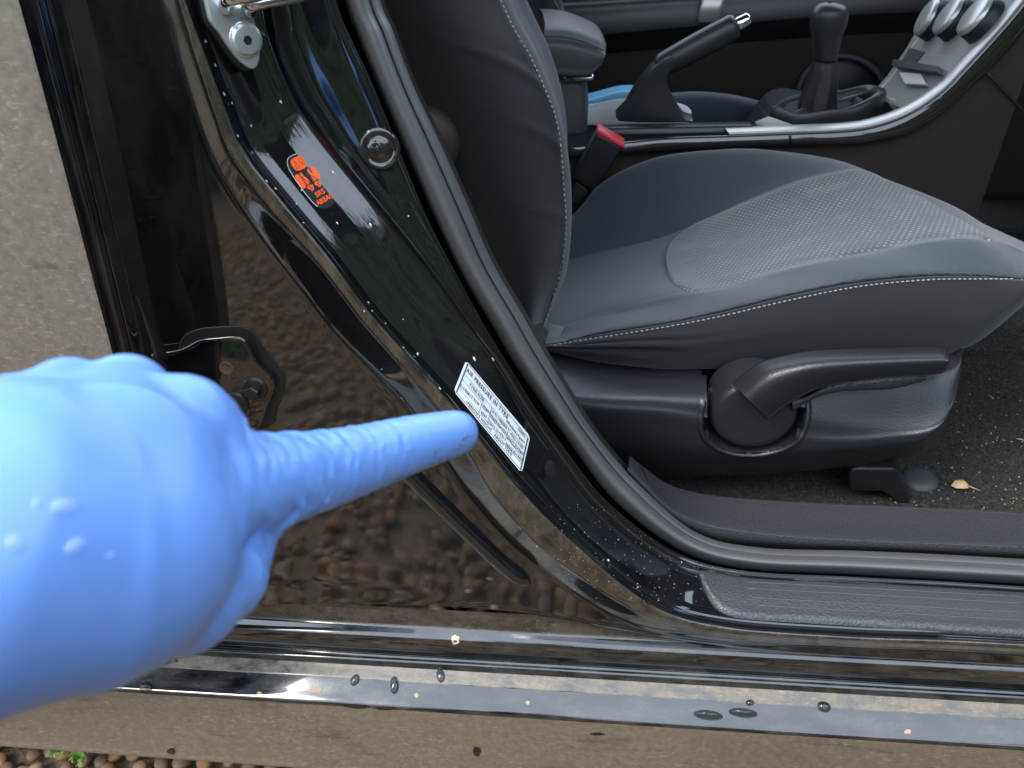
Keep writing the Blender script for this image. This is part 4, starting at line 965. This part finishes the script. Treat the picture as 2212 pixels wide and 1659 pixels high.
# ---- rear door hinge
hp = [(330, 771), (380, 764), (406, 755), (434, 741), (475, 736), (514, 734), (531, 744), (555, 782), (590, 816), (594, 837), (576, 882), (566, 912), (540, 960), (330, 960)]
hh_, NH = sp_flat.hit(520, 830); ph = hh_ + NH * .0065
hinge = prism('door_hinge', plane_pts(hp, ph, NH), np.array(-NH * .0065), M['hinge'], car, .0012); tag(hinge, 'black rear door hinge leaf with hexagon bolt')
gsk = smoothpoly([(390, 735), (425, 712), (480, 706), (525, 706), (550, 722), (575, 760), (612, 808), (614, 845), (598, 885), (575, 925), (400, 930), (385, 800)], 3)
prism('hinge_gasket', plane_pts(gsk, ph - NH * .0055, NH), np.array(-NH * .0015), M['gasket'], hinge, .001)
# folded lip along the top of the leaf
lip = plane_pts([(330, 768), (380, 761), (406, 752), (434, 738), (475, 733), (514, 731), (530, 741), (552, 777)], ph + NH * .001, NH)
tubeo('folded_lip', crlen(lip, 50), .0020, M['hinge'], hinge, 10)
bc = Vector(plane_pts([(552, 838)], ph, NH)[0])
lathe('bolt_flange', bc, NH, [(.0, .003), (.0085, .003), (.0105, .0018), (.011, 0)], M['bolt'], hinge, 32)
hx_ = lathe('hexagon_bolt', bc, NH, [(.0056, .0105), (.0066, .0096), (.0066, .002)], M['bolt'], hinge, 6, .35)
for p_ in hx_.data.polygons: p_.use_smooth = False
bc2 = Vector(plane_pts([(489, 795)], ph, NH)[0])
lathe('bolt_hole', bc2, NH, [(.0, .0006), (.0048, .0006), (.0052, .0010), (.0058, .0010), (.006, 0)], M['rust'], hinge, 28)
bc3 = Vector(plane_pts([(512, 870)], ph, NH)[0])
lathe('bolt_flange', bc3, NH, [(.0, .003), (.0085, .003), (.0105, .0018), (.011, 0)], M['bolt'], hinge, 32)
def slab_uv(pts, l, th): return [np.array(p) for p in plane_pts(pts, ph + NH * l, NH)]
for pts in ([(536, 878), (555, 874), (556, 877), (537, 881)], [(534, 898), (553, 896), (554, 899), (535, 901)], [(536, 878), (539, 878), (537, 901), (534, 901)], [(554, 874), (557, 874), (555, 898), (552, 899)], [(541, 884), (543, 884), (542, 895), (540, 895)], [(547, 883), (549, 883), (548, 894), (546, 894)], [(542, 889), (548, 888), (548, 890), (542, 891)]):
    prism('embossed_mark', slab_uv([(545 + (x - 545) * .62, 887 + (y - 887) * .62) for x, y in pts], .0004, 0), np.array(-NH * .001), M['bolt'], hinge, 0)

# ---- stickers
Zl = lambda x, y: (960.1 + x * .16535, 768.05 + y * .16535)      # first close-up of the tyre label
TLq = [Zl(278, 62), Zl(1117, 1058), Zl(1006, 1538), Zl(118, 462)]
HL = homog([(0, 0), (1, 0), (1, 1), (0, 1)], TLq); HLi = np.linalg.inv(HL)
def uvz(x, y): return ap(HLi, Zl(x, y))
def surf_pt(H_, u, v, up, surf):
    x, y = ap(H_, (u, v)); h, n = surf.hit(x, y, up); return np.array(h)
def rrect(r1, r2, n=6):
    pts = []
    for (cx, cy, a0) in ((r1, r2, 180), (1 - r1, r2, 270), (1 - r1, 1 - r2, 0), (r1, 1 - r2, 90)):
        for a in np.linspace(a0, a0 + 90, n): pts.append((cx + r1 * math.cos(math.radians(a)), cy + r2 * math.sin(math.radians(a))))
    return pts
def fill_grid(H_, surf, up, nu, nv, inset=.0):
    v = [surf_pt(H_, inset + (1 - 2 * inset) * i / (nu - 1), inset + (1 - 2 * inset) * j / (nv - 1), up, surf) for j in range(nv) for i in range(nu)]
    f = [(j * nu + i, j * nu + i + 1, (j + 1) * nu + i + 1, (j + 1) * nu + i) for j in range(nv - 1) for i in range(nu - 1)]
    return v, f
# rounded grid: squeeze the corners in
v = []
nu, nv = 40, 20
for j in range(nv):
    for i in range(nu):
        u_, v_ = i / (nu - 1), j / (nv - 1)
        ex = .035 * (max(0, abs(v_ - .5) - .5 + .08) / .08) ** 2; uu = ex + (1 - 2 * ex) * u_
        v.append(surf_pt(HL, uu, v_, .0004, sp_pil))
f = [(j * nu + i, j * nu + i + 1, (j + 1) * nu + i + 1, (j + 1) * nu + i) for j in range(nv - 1) for i in range(nu - 1)]
lab = mk('tyre_pressure_label', v, f, M['sticker'], car); tag(lab, 'white air pressure in tyre label on the pillar at the fingertip')
def textmesh(body, space=1.0, bold=0.0):
    cu = bpy.data.curves.new('t', 'FONT'); cu.body = body; cu.size = 1.0; cu.resolution_u = 2; cu.offset = bold; cu.space_character = space
    ob = bpy.data.objects.new('t', cu); COL.objects.link(ob); dg = bpy.context.evaluated_depsgraph_get(); me = bpy.data.meshes.new_from_object(ob.evaluated_get(dg))
    bm = bmesh.new(); bm.from_mesh(me); bmesh.ops.triangulate(bm, faces=bm.faces); bmesh.ops.subdivide_edges(bm, edges=[e for e in bm.edges if e.calc_length() > .35], cuts=1); bmesh.ops.triangulate(bm, faces=bm.faces)
    P = np.array([v.co[:2] for v in bm.verts]); Fc = [tuple(v.index for v in q.verts) for q in bm.faces]; bm.free()
    bpy.data.objects.remove(ob); bpy.data.curves.remove(cu); bpy.data.meshes.remove(me)
    P[:, 0] -= P[:, 0].min(); return P, Fc
parts = []
def put_text(body, za, zb, vh, bold=0.0):
    a, b = uvz(*za), uvz(*zb); P, Fc = textmesh(body, 1.15, .022); w = P[:, 0].max(); hcap = .70
    v = []
    for (x, y) in P:
        t = x / w; uu = a + (b - a) * t; v.append(surf_pt(HL, uu[0], uu[1] - y / hcap * vh, .0008, sp_pil))
    parts.append((v, Fc))
put_text('AIR PRESSURE IN TYRE', (275, 205), (815, 840), .125)
put_text('kPa(bar)<psi>', (800, 868), (1035, 1165), .085)
put_text('(GDB3)', (950, 968), (1040, 1076), .07)
put_text('TYRE SIZE', (310, 388), (500, 612), .085)
put_text('215/50R17 91W', (190, 402), (440, 668), .085)
put_text('FRONT', (485, 682), (565, 764), .075); put_text('REAR', (468, 757), (540, 826), .075)
put_text('UP TO 3 PERSONS', (605, 738), (800, 968), .075); put_text('~FULL LOAD', (838, 1022), (1010, 1228), .075)
put_text('220(2.2)<32>', (583, 803), (793, 1038), .075); put_text('260(2.6)<38>', (808, 1083), (1010, 1315), .075)
put_text('220(2.2)<32>', (563, 868), (768, 1103), .075); put_text('300(3.0)<44>', (788, 1163), (1000, 1390), .075)
put_text("1PERSON'S WEIGHT : ABOUT 75KG", (278, 615), (865, 1314), .075)
o = mk('lettering', *merge(parts), M['ink'], lab, False)
lines = []
def put_line(p, q, w=.008):
    p, q = np.array(p), np.array(q); asp = 2.0; d = (q - p) * np.array([asp, 1]); d /= np.linalg.norm(d); nrm = np.array([-d[1] / asp, d[0]]) * w / 2
    k = max(2, int(np.linalg.norm(q - p) * 24)); v = []
    for t in np.linspace(0, 1, k):
        c = p + (q - p) * t
        for s in (-1, 1): cc_ = c + nrm * s; v.append(surf_pt(HL, cc_[0], cc_[1], .0007, sp_pil))
    lines.append((v, [(2 * i, 2 * i + 1, 2 * i + 3, 2 * i + 2) for i in range(k - 1)]))
bA, bB, bC, bD = uvz(302, 108), uvz(1083, 1076), uvz(988, 1492), uvz(152, 480)
for p, q in ((bA, bB), (bC, bD)): put_line(p, q, .014)
for p, q in ((bB, bC), (bD, bA)): put_line(p, q, .030)
def lrow(t): return bA + (bD - bA) * t, bB + (bC - bB) * t
for t in (.355, .54, .835): put_line(*lrow(t))
put_line(uvz(500, 640), lrow(.54 + .15)[1]); 
for a, b in (((488, 612), (443, 748)), ((615, 672), (553, 872)), ((836, 945), (783, 1112))): put_line(uvz(*a), uvz(*b), .010)
mk('ruled_lines', *merge(lines), M['ink'], lab, False)

Zs = lambda x, y: (1050 / 1.82278 + x * .115738, 550 / 1.82278 + y * .115738)   # close-up of the airbag sticker
def decal(pts, up, surf=sp_pil):
    out = []
    for x, y in pts:
        h, n = surf.hit(*Zs(x, y), up); out.append(np.array(h))
    return out
def flatpoly(pts, up):
    v = decal(pts, up); c = sum(v) / len(v); n = len(v); return v + [c], [(i, (i + 1) % n, n) for i in range(n)]
def stroke(pts, w, up):
    P = np.array(pts, float); T = np.gradient(P, axis=0); T /= np.linalg.norm(T, axis=1)[:, None]; Nn = np.stack([-T[:, 1], T[:, 0]], 1) * w / 2
    v = []
    for a, b in zip(P - Nn, P + Nn): v += decal([a, b], up)
    return v, [(2 * i, 2 * i + 1, 2 * i + 3, 2 * i + 2) for i in range(len(P) - 1)]
m = mat('clear_film', (.5, .55, .58), .12, 0, .5); B(m).inputs['Alpha'].default_value = .05; M['film'] = m
film = smoothpoly([(385, 360), (470, 300), (580, 262), (700, 290), (860, 440), (1010, 620), (1160, 860), (1270, 1080), (1260, 1180), (1150, 1270), (1000, 1280), (900, 1220), (700, 990), (520, 720), (400, 520), (370, 430)], 4)
vv, ff = flatpoly(film, .0003)
ab = mk('airbag_label', vv, ff, M['film'], car); tag(ab, 'clear airbag warning label with orange pictograms on the pillar')
mk('label_edge', *stroke([(560, 262), (460, 305), (392, 350), (372, 430), (400, 540), (520, 740), (700, 990), (840, 1165), (940, 1255)], 9, .0006), M['chip'], ab, False)
og = []
og.append(flatpoly(smoothpoly([(440, 400), (500, 345), (600, 305), (650, 320), (710, 400), (740, 480), (720, 525), (640, 565), (570, 590), (520, 565), (465, 490)], 4), .0006))
og.append(flatpoly(smoothpoly([(515, 690), (550, 655), (600, 665), (660, 740), (715, 850), (725, 890), (690, 915), (640, 895), (570, 800)], 4), .0006))
og.append(flatpoly(smoothpoly([(805, 520), (845, 495), (900, 530), (965, 620), (1000, 690), (980, 735), (940, 735), (880, 660), (825, 580)], 4), .0006))
for dx, dy in ((0, 0), (135, -72)):
    og.append(flatpoly(smoothpoly([(608 + dx, 640 + dy), (635 + dx, 620 + dy), (665 + dx, 655 + dy), (690 + dx, 700 + dy), (660 + dx, 705 + dy), (625 + dx, 680 + dy)], 3), .00062))
    og.append(flatpoly([(660 + dx, 715 + dy), (700 + dx, 690 + dy), (760 + dx, 740 + dy), (805 + dx, 810 + dy), (745 + dx, 850 + dy), (705 + dx, 790 + dy)], .00064))
    og.append(flatpoly(smoothpoly([(745 + dx, 870 + dy), (790 + dx, 835 + dy), (850 + dx, 845 + dy), (865 + dx, 880 + dy), (875 + dx, 930 + dy), (845 + dx, 965 + dy), (800 + dx, 935 + dy), (755 + dx, 920 + dy)], 3), .00063))
def ztext(body, a, b, hcap):
    P, Fc = textmesh(body, 1.0); w = P[:, 0].max(); a, b = np.array(a, float), np.array(b, float); d = (b - a) / np.linalg.norm(b - a); upv = np.array([d[1], -d[0]])
    v = []
    for (x, y) in P:
        q = a + (b - a) * x / w + upv * y / .70 * hcap; v += decal([q], .0007)
    return v, Fc
for dx, dy in ((0, 0), (3, 5), (-4, 3), (5, -3)):
    og.append(ztext('SRS', (925 + dx, 1085 + dy), (1088 + dx, 992 + dy), 100)); og.append(ztext('AIRBAG', (950 + dx, 1240 + dy), (1236 + dx, 1078 + dy), 100))
mk('orange_print', *merge(og), M['orange'], ab, False)
ol = [stroke([(492, 398), (520, 470), (545, 555), (605, 520), (550, 460), (500, 405)], 11, .0009), stroke([(575, 365), (610, 345), (645, 360), (670, 400), (655, 440), (620, 440), (580, 385)], 10, .0009), stroke([(640, 480), (670, 455), (710, 455)], 9, .0009)]
for dx, dy in ((0, 0), (135, -72)):
    ol += [stroke([(615 + dx, 690 + dy), (660 + dx, 740 + dy), (700 + dx, 815 + dy), (725 + dx, 865 + dy)], 12, .0009), stroke([(660 + dx, 730 + dy), (740 + dx, 775 + dy), (800 + dx, 815 + dy)], 10, .0009), stroke([(745 + dx, 880 + dy), (780 + dx, 845 + dy), (830 + dx, 840 + dy)], 14, .0009), stroke([(800 + dx, 875 + dy), (825 + dx, 915 + dy), (840 + dx, 935 + dy)], 16, .0009)]
mk('outline_print', *merge(ol), M['orangeline'], ab, False)

# ---- white specks on the paint
chips = [(443, 90, 4), (464, 141, 5), (483, 203, 5), (502, 222, 4), (513, 294, 4), (547, 329, 4), (542, 272, 3), (606, 220, 5), (595, 408, 4), (575, 392, 5), (728, 482, 5), (800, 486, 6), (795, 654, 5), (787, 672, 3), (803, 672, 3), (871, 751, 3), (903, 764, 6), (825, 797, 3), (950, 840, 6), (1024, 775, 8), (1066, 776, 10), (1314, 1210, 6), (719, 372, 5), (651, 411, 3), (882, 467, 3), (1335, 1166, 3), (1472, 1214, 4), (1378, 1268, 3), (655, 482, 3), (832, 699, 3), (870, 690, 2), (1160, 1180, 4), (640, 440, 3), (1262, 1150, 2)]
cp = []
for (x, y, s) in chips:
    h, n = sp_both.hit(x, y, .0004)
    if h is None: continue
    e1_, e2_, _ = frame(n); a0 = random.uniform(0, 6.28); k = 7; sz = s * .00016
    v = [np.array(h + n * .0005)] + [np.array(h + (e1_ * math.cos(a0 + 6.28 * j / k) * 1.0 + e2_ * math.sin(a0 + 6.28 * j / k) * 1.7) * sz * random.uniform(.6, 1.2)) for j in range(k)]
    cp.append((v, [(0, 1 + j, 1 + (j + 1) % k) for j in range(k)]))
for _ in range(260):
    x = random.uniform(1180, 1560); y = random.uniform(1090, 1300); h, n = sp_pil.hit(x, y, .0003)
    if h is None: continue
    e1_, e2_, _ = frame(n); sz = random.uniform(.0002, .0005)
    cp.append(([np.array(h + e1_ * sz), np.array(h + e2_ * sz), np.array(h - e1_ * sz), np.array(h - e2_ * sz)], [(0, 1, 2, 3)]))
o = mk('paint_specks', *merge(cp), M['chip'], pillar, False); o['kind'] = 'stuff'
q = [np.array(h) for h in on(sp_both, [(458, 325), (462, 340), (475, 368), (495, 400), (520, 440), (545, 472), (575, 505), (592, 520)], .0006)]
tubeo('scratch', q, .00022, M['darkgrey'], pillar, 5)

# ================================================================== WATER DROPS
def drop(surf, x, y, rx, ry, lab_, grp, cat='water drop', mt='waterd'):
    h, n = surf.hit(x, y)
    if h is None: return
    d = (h - Vector(EYE)).length; kx, ky = rx / FPX * d, ry / FPX * d
    e2_ = Vector(_u2) - n * Vector(_u2).dot(n); e2_.normalize(); e1_ = e2_.cross(n)
    v, f = [], []; rings, seg = 7, 20
    for i in range(rings + 1):
        a = (math.pi / 2) * i / rings
        for j in range(seg):
            b = 2 * math.pi * j / seg; w = math.sin(a) * (1 + .12 * math.sin(b * 2 + x)); v.append(h + e1_ * kx * w * math.cos(b) + e2_ * ky * w * math.sin(b) + n * (kx * .75 * math.cos(a) - .0003))
    for i in range(rings):
        for j in range(seg): f.append((i * seg + j, (i + 1) * seg + j, (i + 1) * seg + (j + 1) % seg, i * seg + (j + 1) % seg))
    f.append(tuple(rings * seg + j for j in range(seg))[::-1])
    o = mk('water_drop', v, f, M[mt]); tag(o, lab_, cat, grp)
GD = 'water drops on the sill ledge'
for a in ((767, 1469, 9, 12, 'round water drop on the sill ledge, left of the long drop'), (852, 1480, 10, 16, 'long water drop on the sill ledge, between two rounder ones'), (952, 1460, 9, 13, 'dark water drop high on the grimy edge of the sill ledge'), (316, 1486, 11, 12, 'water drop on the sill ledge right beside the blue glove'),
          (1780, 1527, 11, 11, 'round water drop on the bright right part of the sill ledge'), (1620, 1518, 9, 5, 'flat dark drop on the upper edge of the bright sill ledge'), (1530, 1545, 28, 9, 'smeared water streak on the bright ledge, left one'), (1605, 1540, 26, 9, 'smeared water streak on the bright ledge, right one')):
    drop(sp_sill, *a[:4], a[4], GD)

for a in ((1067, 1310, 11, 6, 'flat clear water drop on the dark panel just above the sill crease'), (1012, 1276, 9, 6, 'clear water drop on the dark panel left of the pressed rib tip'), (1059, 1249, 9, 4, 'thin clear water drop on the dark panel, nearest the pressed rib')):
    drop(sp_flat, *a[:4], a[4], 'water drops on the dark lower pillar panel', mt='waterc')
def splat(name, surf, x, y, rx, ry, mt, par, up=.0004, n=16):
    v = []
    for k in range(n):
        a = 6.283 * k / n; r_ = random.uniform(.75, 1.2); h, _ = surf.hit(x + rx * r_ * math.cos(a), y + ry * r_ * math.sin(a), up)
        if h is None: return
        v.append(np.array(h))
    c = surf.hit(x, y, up)[0]
    if c is None: return
    mk(name, v + [np.array(c)], [(i, (i + 1) % n, n) for i in range(n)], mt, par, False)
M['wet'] = mat('wet_bare_paint', (.02, .018, .015), .15); M['mud'] = mat('tan_mud', (.40, .31, .20), .8); M['pale'] = mat('pale_splash', (.55, .50, .36), .6)
for a in ((772, 1526, 28, 4), (832, 1530, 22, 3), (1030, 1622, 9, 11), (370, 1622, 10, 7), (384, 1632, 12, 7), (1290, 1585, 16, 3)): splat('wet_spot', sp_sill, *a, M['wet'], sill)
for a in ((682, 1490, 14, 8), (560, 1497, 5, 3), (1140, 1518, 5, 4), (900, 1502, 5, 5), (1960, 1580, 8, 5)): splat('mud_spot', sp_sill, *a, M['mud'], sill)
splat('bird_splash', sp_sill, 984, 1382, 8, 10, M['pale'], sill)

# ================================================================== HAND IN BLUE GLOVE
person = bpy.data.objects.new('person', None); COL.objects.link(person); person.location = (0, 0, 0)
tag(person, 'person in a blue nitrile glove pointing a left index finger at the tyre label', 'person')
def px(r, d): return r / FPX * d
def hand_surface(h):
    prim=[]
    def cap(p,q,k): prim.append((D(*p[:3]),D(*q[:3]),px(p[3],p[2]),px(q[3],q[2]),k))
    # finger: fine chain
    idx=np.array([(405,935,.218,82),(490,1010,.224,86),(570,1037,.233,98),(658,1024,.246,88),(768,996,.262,74),(880,962,.279,62),(965,940,.293,52),(985,935,.297,48)],float)
    ch=cr(idx,40)
    for a,b in zip(ch[:-1],ch[1:]): cap(a,b,0)
    nf=len(prim)
    cap((388,916,.216,93),(320,1020,.208,150),.003)
    cap((520,1075,.221,62),(440,1110,.212,90),.004)
    cap((272,862,.232,88),(240,1010,.208,190),.004)
    cap((150,870,.238,86),(130,1030,.208,180),.003)
    cap((36,905,.238,84),(30,1060,.205,180),.003)
    cap((30,1165,.200,285),(215,1185,.203,245),.005)
    cap((215,1185,.203,240),(350,1165,.208,135),.005)
    cap((350,1165,.208,150),(430,1080,.214,105),.004)
    cap((250,1265,.206,175),(395,1287,.216,108),.004)
    cap((395,1287,.216,108),(470,1247,.226,92),.003)
    cap((470,1247,.226,92),(510,1205,.234,70),.002)
    cap((30,1170,.200,275),(-760,1520,.20,230),.006)
    allp=np.array([q for p in prim for q in (p[0],p[1])]); lo=allp.min(0)-.05; hi=allp.max(0)+.05; lo[0]=max(lo[0],-.27)
    dm=np.ceil((hi-lo)/h).astype(int)
    PG=np.stack(np.meshgrid(*[lo[i]+np.arange(dm[i])*h for i in range(3)],indexing='ij'),-1)
    Ff=None
    for (a,b,ra,rb,k) in prim[:nf]:
        d,_=cone(PG,a,b,ra,rb); Ff=d if Ff is None else np.minimum(Ff,d)
    Fb=None
    for (a,b,ra,rb,k) in prim[nf:]:
        d,_=cone(PG,a,b,ra,rb); Fb=d if Fb is None else smin(Fb,d,k)
    F=smin(Ff,Fb,.010)
    i0=np.array([D(*q[:3]) for q in idx]); dirf=(i0[6]-i0[2])/np.linalg.norm(i0[6]-i0[2]); sA=(PG-i0[2])@dirf
    rad=np.linalg.norm(PG-i0[2]-sA[...,None]*dirf,axis=-1)
    wob=.0022*np.sin(PG[...,2]*210)+.0016*np.sin(PG[...,0]*190+1)+.0009*np.sin(PG[...,2]*620+PG[...,1]*300)
    env=np.exp(-((sA-.004)/.017)**2)*(.55+.45*np.sin(PG[...,2]*260+PG[...,0]*120))+.28*np.exp(-((sA-.045)/.018)**2)
    F=F+.00095*env*(np.sin((sA+wob)*2*math.pi/.0050)+.7*np.sin((sA+1.6*wob)*2*math.pi/.0083+1))*(rad<.028)
    # folds running over the edge of the palm
    q=(PG-i0[1]); fo=q[...,0]*.8+q[...,1]*.6+.5*wob; e2=np.exp(-(np.linalg.norm(PG-D(505,1120,.212),axis=-1)/.022)**2)
    F=F+.00035*e2*np.sin(fo*2*math.pi/.0062+1.2*np.sin(PG[...,2]*180))
    return surface_nets(F,lo,h)
vv, ff = hand_surface(.0014)
glove = mk('glove', vv, ff, M['glove'], person); tag(glove, 'blue nitrile glove, wet with droplets, index finger soiled brown at the tip')
md = glove.modifiers.new('smooth', 'SMOOTH'); md.factor = .5; md.iterations = 1
sp_g = Surf(glove)
GG = 'water drops on the blue glove'
for a in ((140, 1095, 24, 20, 'largest round water drop on the back of the blue glove'), (80, 1087, 11, 10, 'small water drop left of the largest one on the glove'), (34, 1175, 17, 19, 'water drop on the glove nearest the left edge of the photo'), (164, 1180, 19, 18, 'water drop on the glove below the largest one'), (240, 1200, 10, 7, 'smallest water drop on the glove, furthest right')):
    drop(sp_g, *a[:4], a[4], GG, mt='water')
# brown dirt on the underside of the fingertip
dm = []
for (x, y, s) in ((985, 978, 14), (960, 990, 12), (930, 1000, 10), (905, 1015, 9), (1000, 960, 8), (870, 1028, 8), (945, 975, 7), (1010, 945, 6)):
    for _ in range(7):
        h, n = sp_g.hit(x + random.gauss(0, s), y + random.gauss(0, s * .5), .00025)
        if h is None: continue
        e1_, e2_, _ = frame(n); k = 6; sz = random.uniform(.0003, .0010)
        v = [np.array(h)] + [np.array(h - n * .0003 + (e1_ * math.cos(6.28 * j / k) + e2_ * math.sin(6.28 * j / k) * .5) * sz * random.uniform(.6, 1.2)) for j in range(k)]
        dm.append((v, [(0, 1 + j, 1 + (j + 1) % k) for j in range(k)]))
M['grime'] = mat('brown_grime', (.16, .12, .09), .8)
o = mk('grime', *merge(dm), M['grime'], glove); o['kind'] = 'stuff'

# the person behind the camera (mirrored in the paint), leaning in
def body(name, prims, mt, h=.018, k=.03):
    A = np.array([q for p in prims for q in (p[0], p[1])]); R = max(max(p[2], p[3]) for p in prims)
    lo, hi = A.min(0) - R - .03, A.max(0) + R + .03; dm_ = np.ceil((hi - lo) / h).astype(int)
    g_ = np.stack(np.meshgrid(*[lo[i] + np.arange(dm_[i]) * h for i in range(3)], indexing='ij'), -1); F0 = None
    for a, b, ra, rb in prims:
        d_, _ = cone(g_, a, b, ra, rb); F0 = d_ if F0 is None else smin(F0, d_, k)
    v, f = surface_nets(F0, lo, h); return mk(name, v, f, mt, person)
wr = D(-760, 1560, .20)
hip = np.array([-.18, -.62, .80]); ch = np.array([-.12, -.36, 1.25])
body('jacket', [(hip + (0, 0, .06), ch, .16, .17), (ch + (-.17, 0, .08), ch + (.17, 0, .08), .075, .075), (ch + (-.19, 0, .07), (-.66, -.30, 1.0), .062, .05), ((-.66, -.30, 1.0), tuple(wr), .05, .04), (ch + (.19, 0, .07), (.30, -.40, .98), .06, .05), ((.30, -.40, .98), (.10, -.20, 1.04), .05, .038)], M['jacket'])
body('trousers', [(hip + (-.08, 0, 0), hip + (.08, 0, 0), .13, .13), (hip + (-.1, 0, -.05), (-.30, -.42, .55), .095, .07), ((-.30, -.42, .55), (-.30, -.66, .17), .065, .045), (hip + (.1, 0, -.05), (.0, -.50, .52), .095, .07), ((.0, -.50, .52), (.02, -.72, .17), .065, .045)], M['denim'])
for sx, sy in ((-.30, -.62), (.02, -.68)): body('shoe', [((sx, sy - .03, GZ + .045), (sx - .01, sy + .19, GZ + .035), .045, .035)], M['gasket'])
hd = ch + np.array((.02, .05, .34))
body('head', [(ch + (0, .02, .14), hd + (0, -.01, -.06), .058, .055), (hd + (0, 0, .03), hd + (0, 0, .05), .088, .09), (hd + (0, .03, -.06), hd + (0, .05, -.08), .06, .045), (hd + (0, .095, -.01), hd + (0, .11, -.03), .012, .015), (hd + (-.085, 0, 0), hd + (-.09, -.01, .02), .02, .022), (hd + (.085, 0, 0), hd + (.09, -.01, .02), .02, .022)], M['skin'], .008, .02)
body('hair', [(hd + (0, -.03, .06), hd + (0, .02, .085), .088, .075)], M['hair'], .01)

# ================================================================== CRUMBS, LEAF, WEEDS
cr_ = []
for _ in range(230):
    x, y = random.uniform(1880, 2230), random.uniform(760, 1108)
    if random.random() > (y - 650) / 460: continue
    h, n = sp_car.hit(x, y, .001)
    if h is None or abs(h.z - CZ) > .05: continue
    e1_, e2_, _ = frame(n); a = random.uniform(0, 6.28); d_ = np.array(e1_ * math.cos(a) + e2_ * math.sin(a)); L = random.choice((.0007, .0008, .001, .001, .0012, .0012, .0015, .005)); r_ = random.uniform(.0005, .0010)
    cr_.append(tube([np.array(h) - d_ * L, np.array(h) + np.array(n) * .001, np.array(h) + d_ * L], [r_ * .5, r_, r_ * .5], 5))
o = mk('crumbs', *merge(cr_), M['crumb']); tag(o, 'straw bits and crumbs scattered over the footwell carpet', 'crumbs', kind='stuff')
h, n = sp_car.hit(2074, 1056, .004)
vv = [np.array(h) + np.array(p) * .0075 for p in ((-1.6, .2, 0), (-.8, 1, .5), (.3, .8, .9), (1, .3, .5), (.8, -.6, .3), (-.2, -.9, .5), (-1.1, -.6, .2), (0, 0, 1.2), (0, 0, -.4))]
ff = [(i, (i + 1) % 7, 7) for i in range(7)] + [((i + 1) % 7, i, 8) for i in range(7)]
o = mk('dry_leaf', vv, ff, M['leafbit'], None, False); tag(o, 'curled tan scrap of dry leaf on the footwell carpet', 'dry leaf')
st_ = tube([np.array(h) + np.array((.007, -.001, .003)), np.array(h) + np.array((.014, -.003, .001)), np.array(h) + np.array((.022, -.004, -.002))], .0008, 6); mk('stalk', *st_, M['crumb'], o)
def weed(px_, py_, n, lab_):
    d = ray(px_, py_); t = (GZ - CAM_H) / d[2]; b = EYE + d * t
    w = bpy.data.objects.new('weed', None); COL.objects.link(w); w.location = b; tag(w, lab_, 'weed', 'weeds in the gravel')
    for i in range(n):
        a = 6.28 * i / n + random.uniform(-.3, .3); L = random.uniform(.012, .02); c = np.array([math.cos(a), math.sin(a), 0.0]); s = np.array([-c[1], c[0], 0])
        v, f = [], []
        for k in range(5):
            tt_ = k / 4; p = c * L * tt_ + np.array([0, 0, .016 + .01 * math.sin(tt_ * 2.4)]); wd = .0028 * math.sin(math.pi * min(.97, tt_ + .12))
            v += [p - s * wd, p + s * wd]
        f = [(2 * k, 2 * k + 1, 2 * k + 3, 2 * k + 2) for k in range(4)]
        lf = mk('leaf', v, f, M['leaf'], w)
        for sd_ in (-1, 1):
            q0 = c * L * .55 + np.array([0, 0, .022]); q1 = q0 + (c * .4 + s * sd_) * L * .4; v2 = [q0, q0 + c * .003, q1 + c * .001, q1]; mk('leaf', v2, [(0, 1, 2, 3)], M['leaf'], w)
weed(142, 1636, 8, 'bright green feathery weed sprig among the pebbles, larger and further left')
weed(185, 1650, 6, 'small green weed sprig at the bottom edge, right of the larger one')
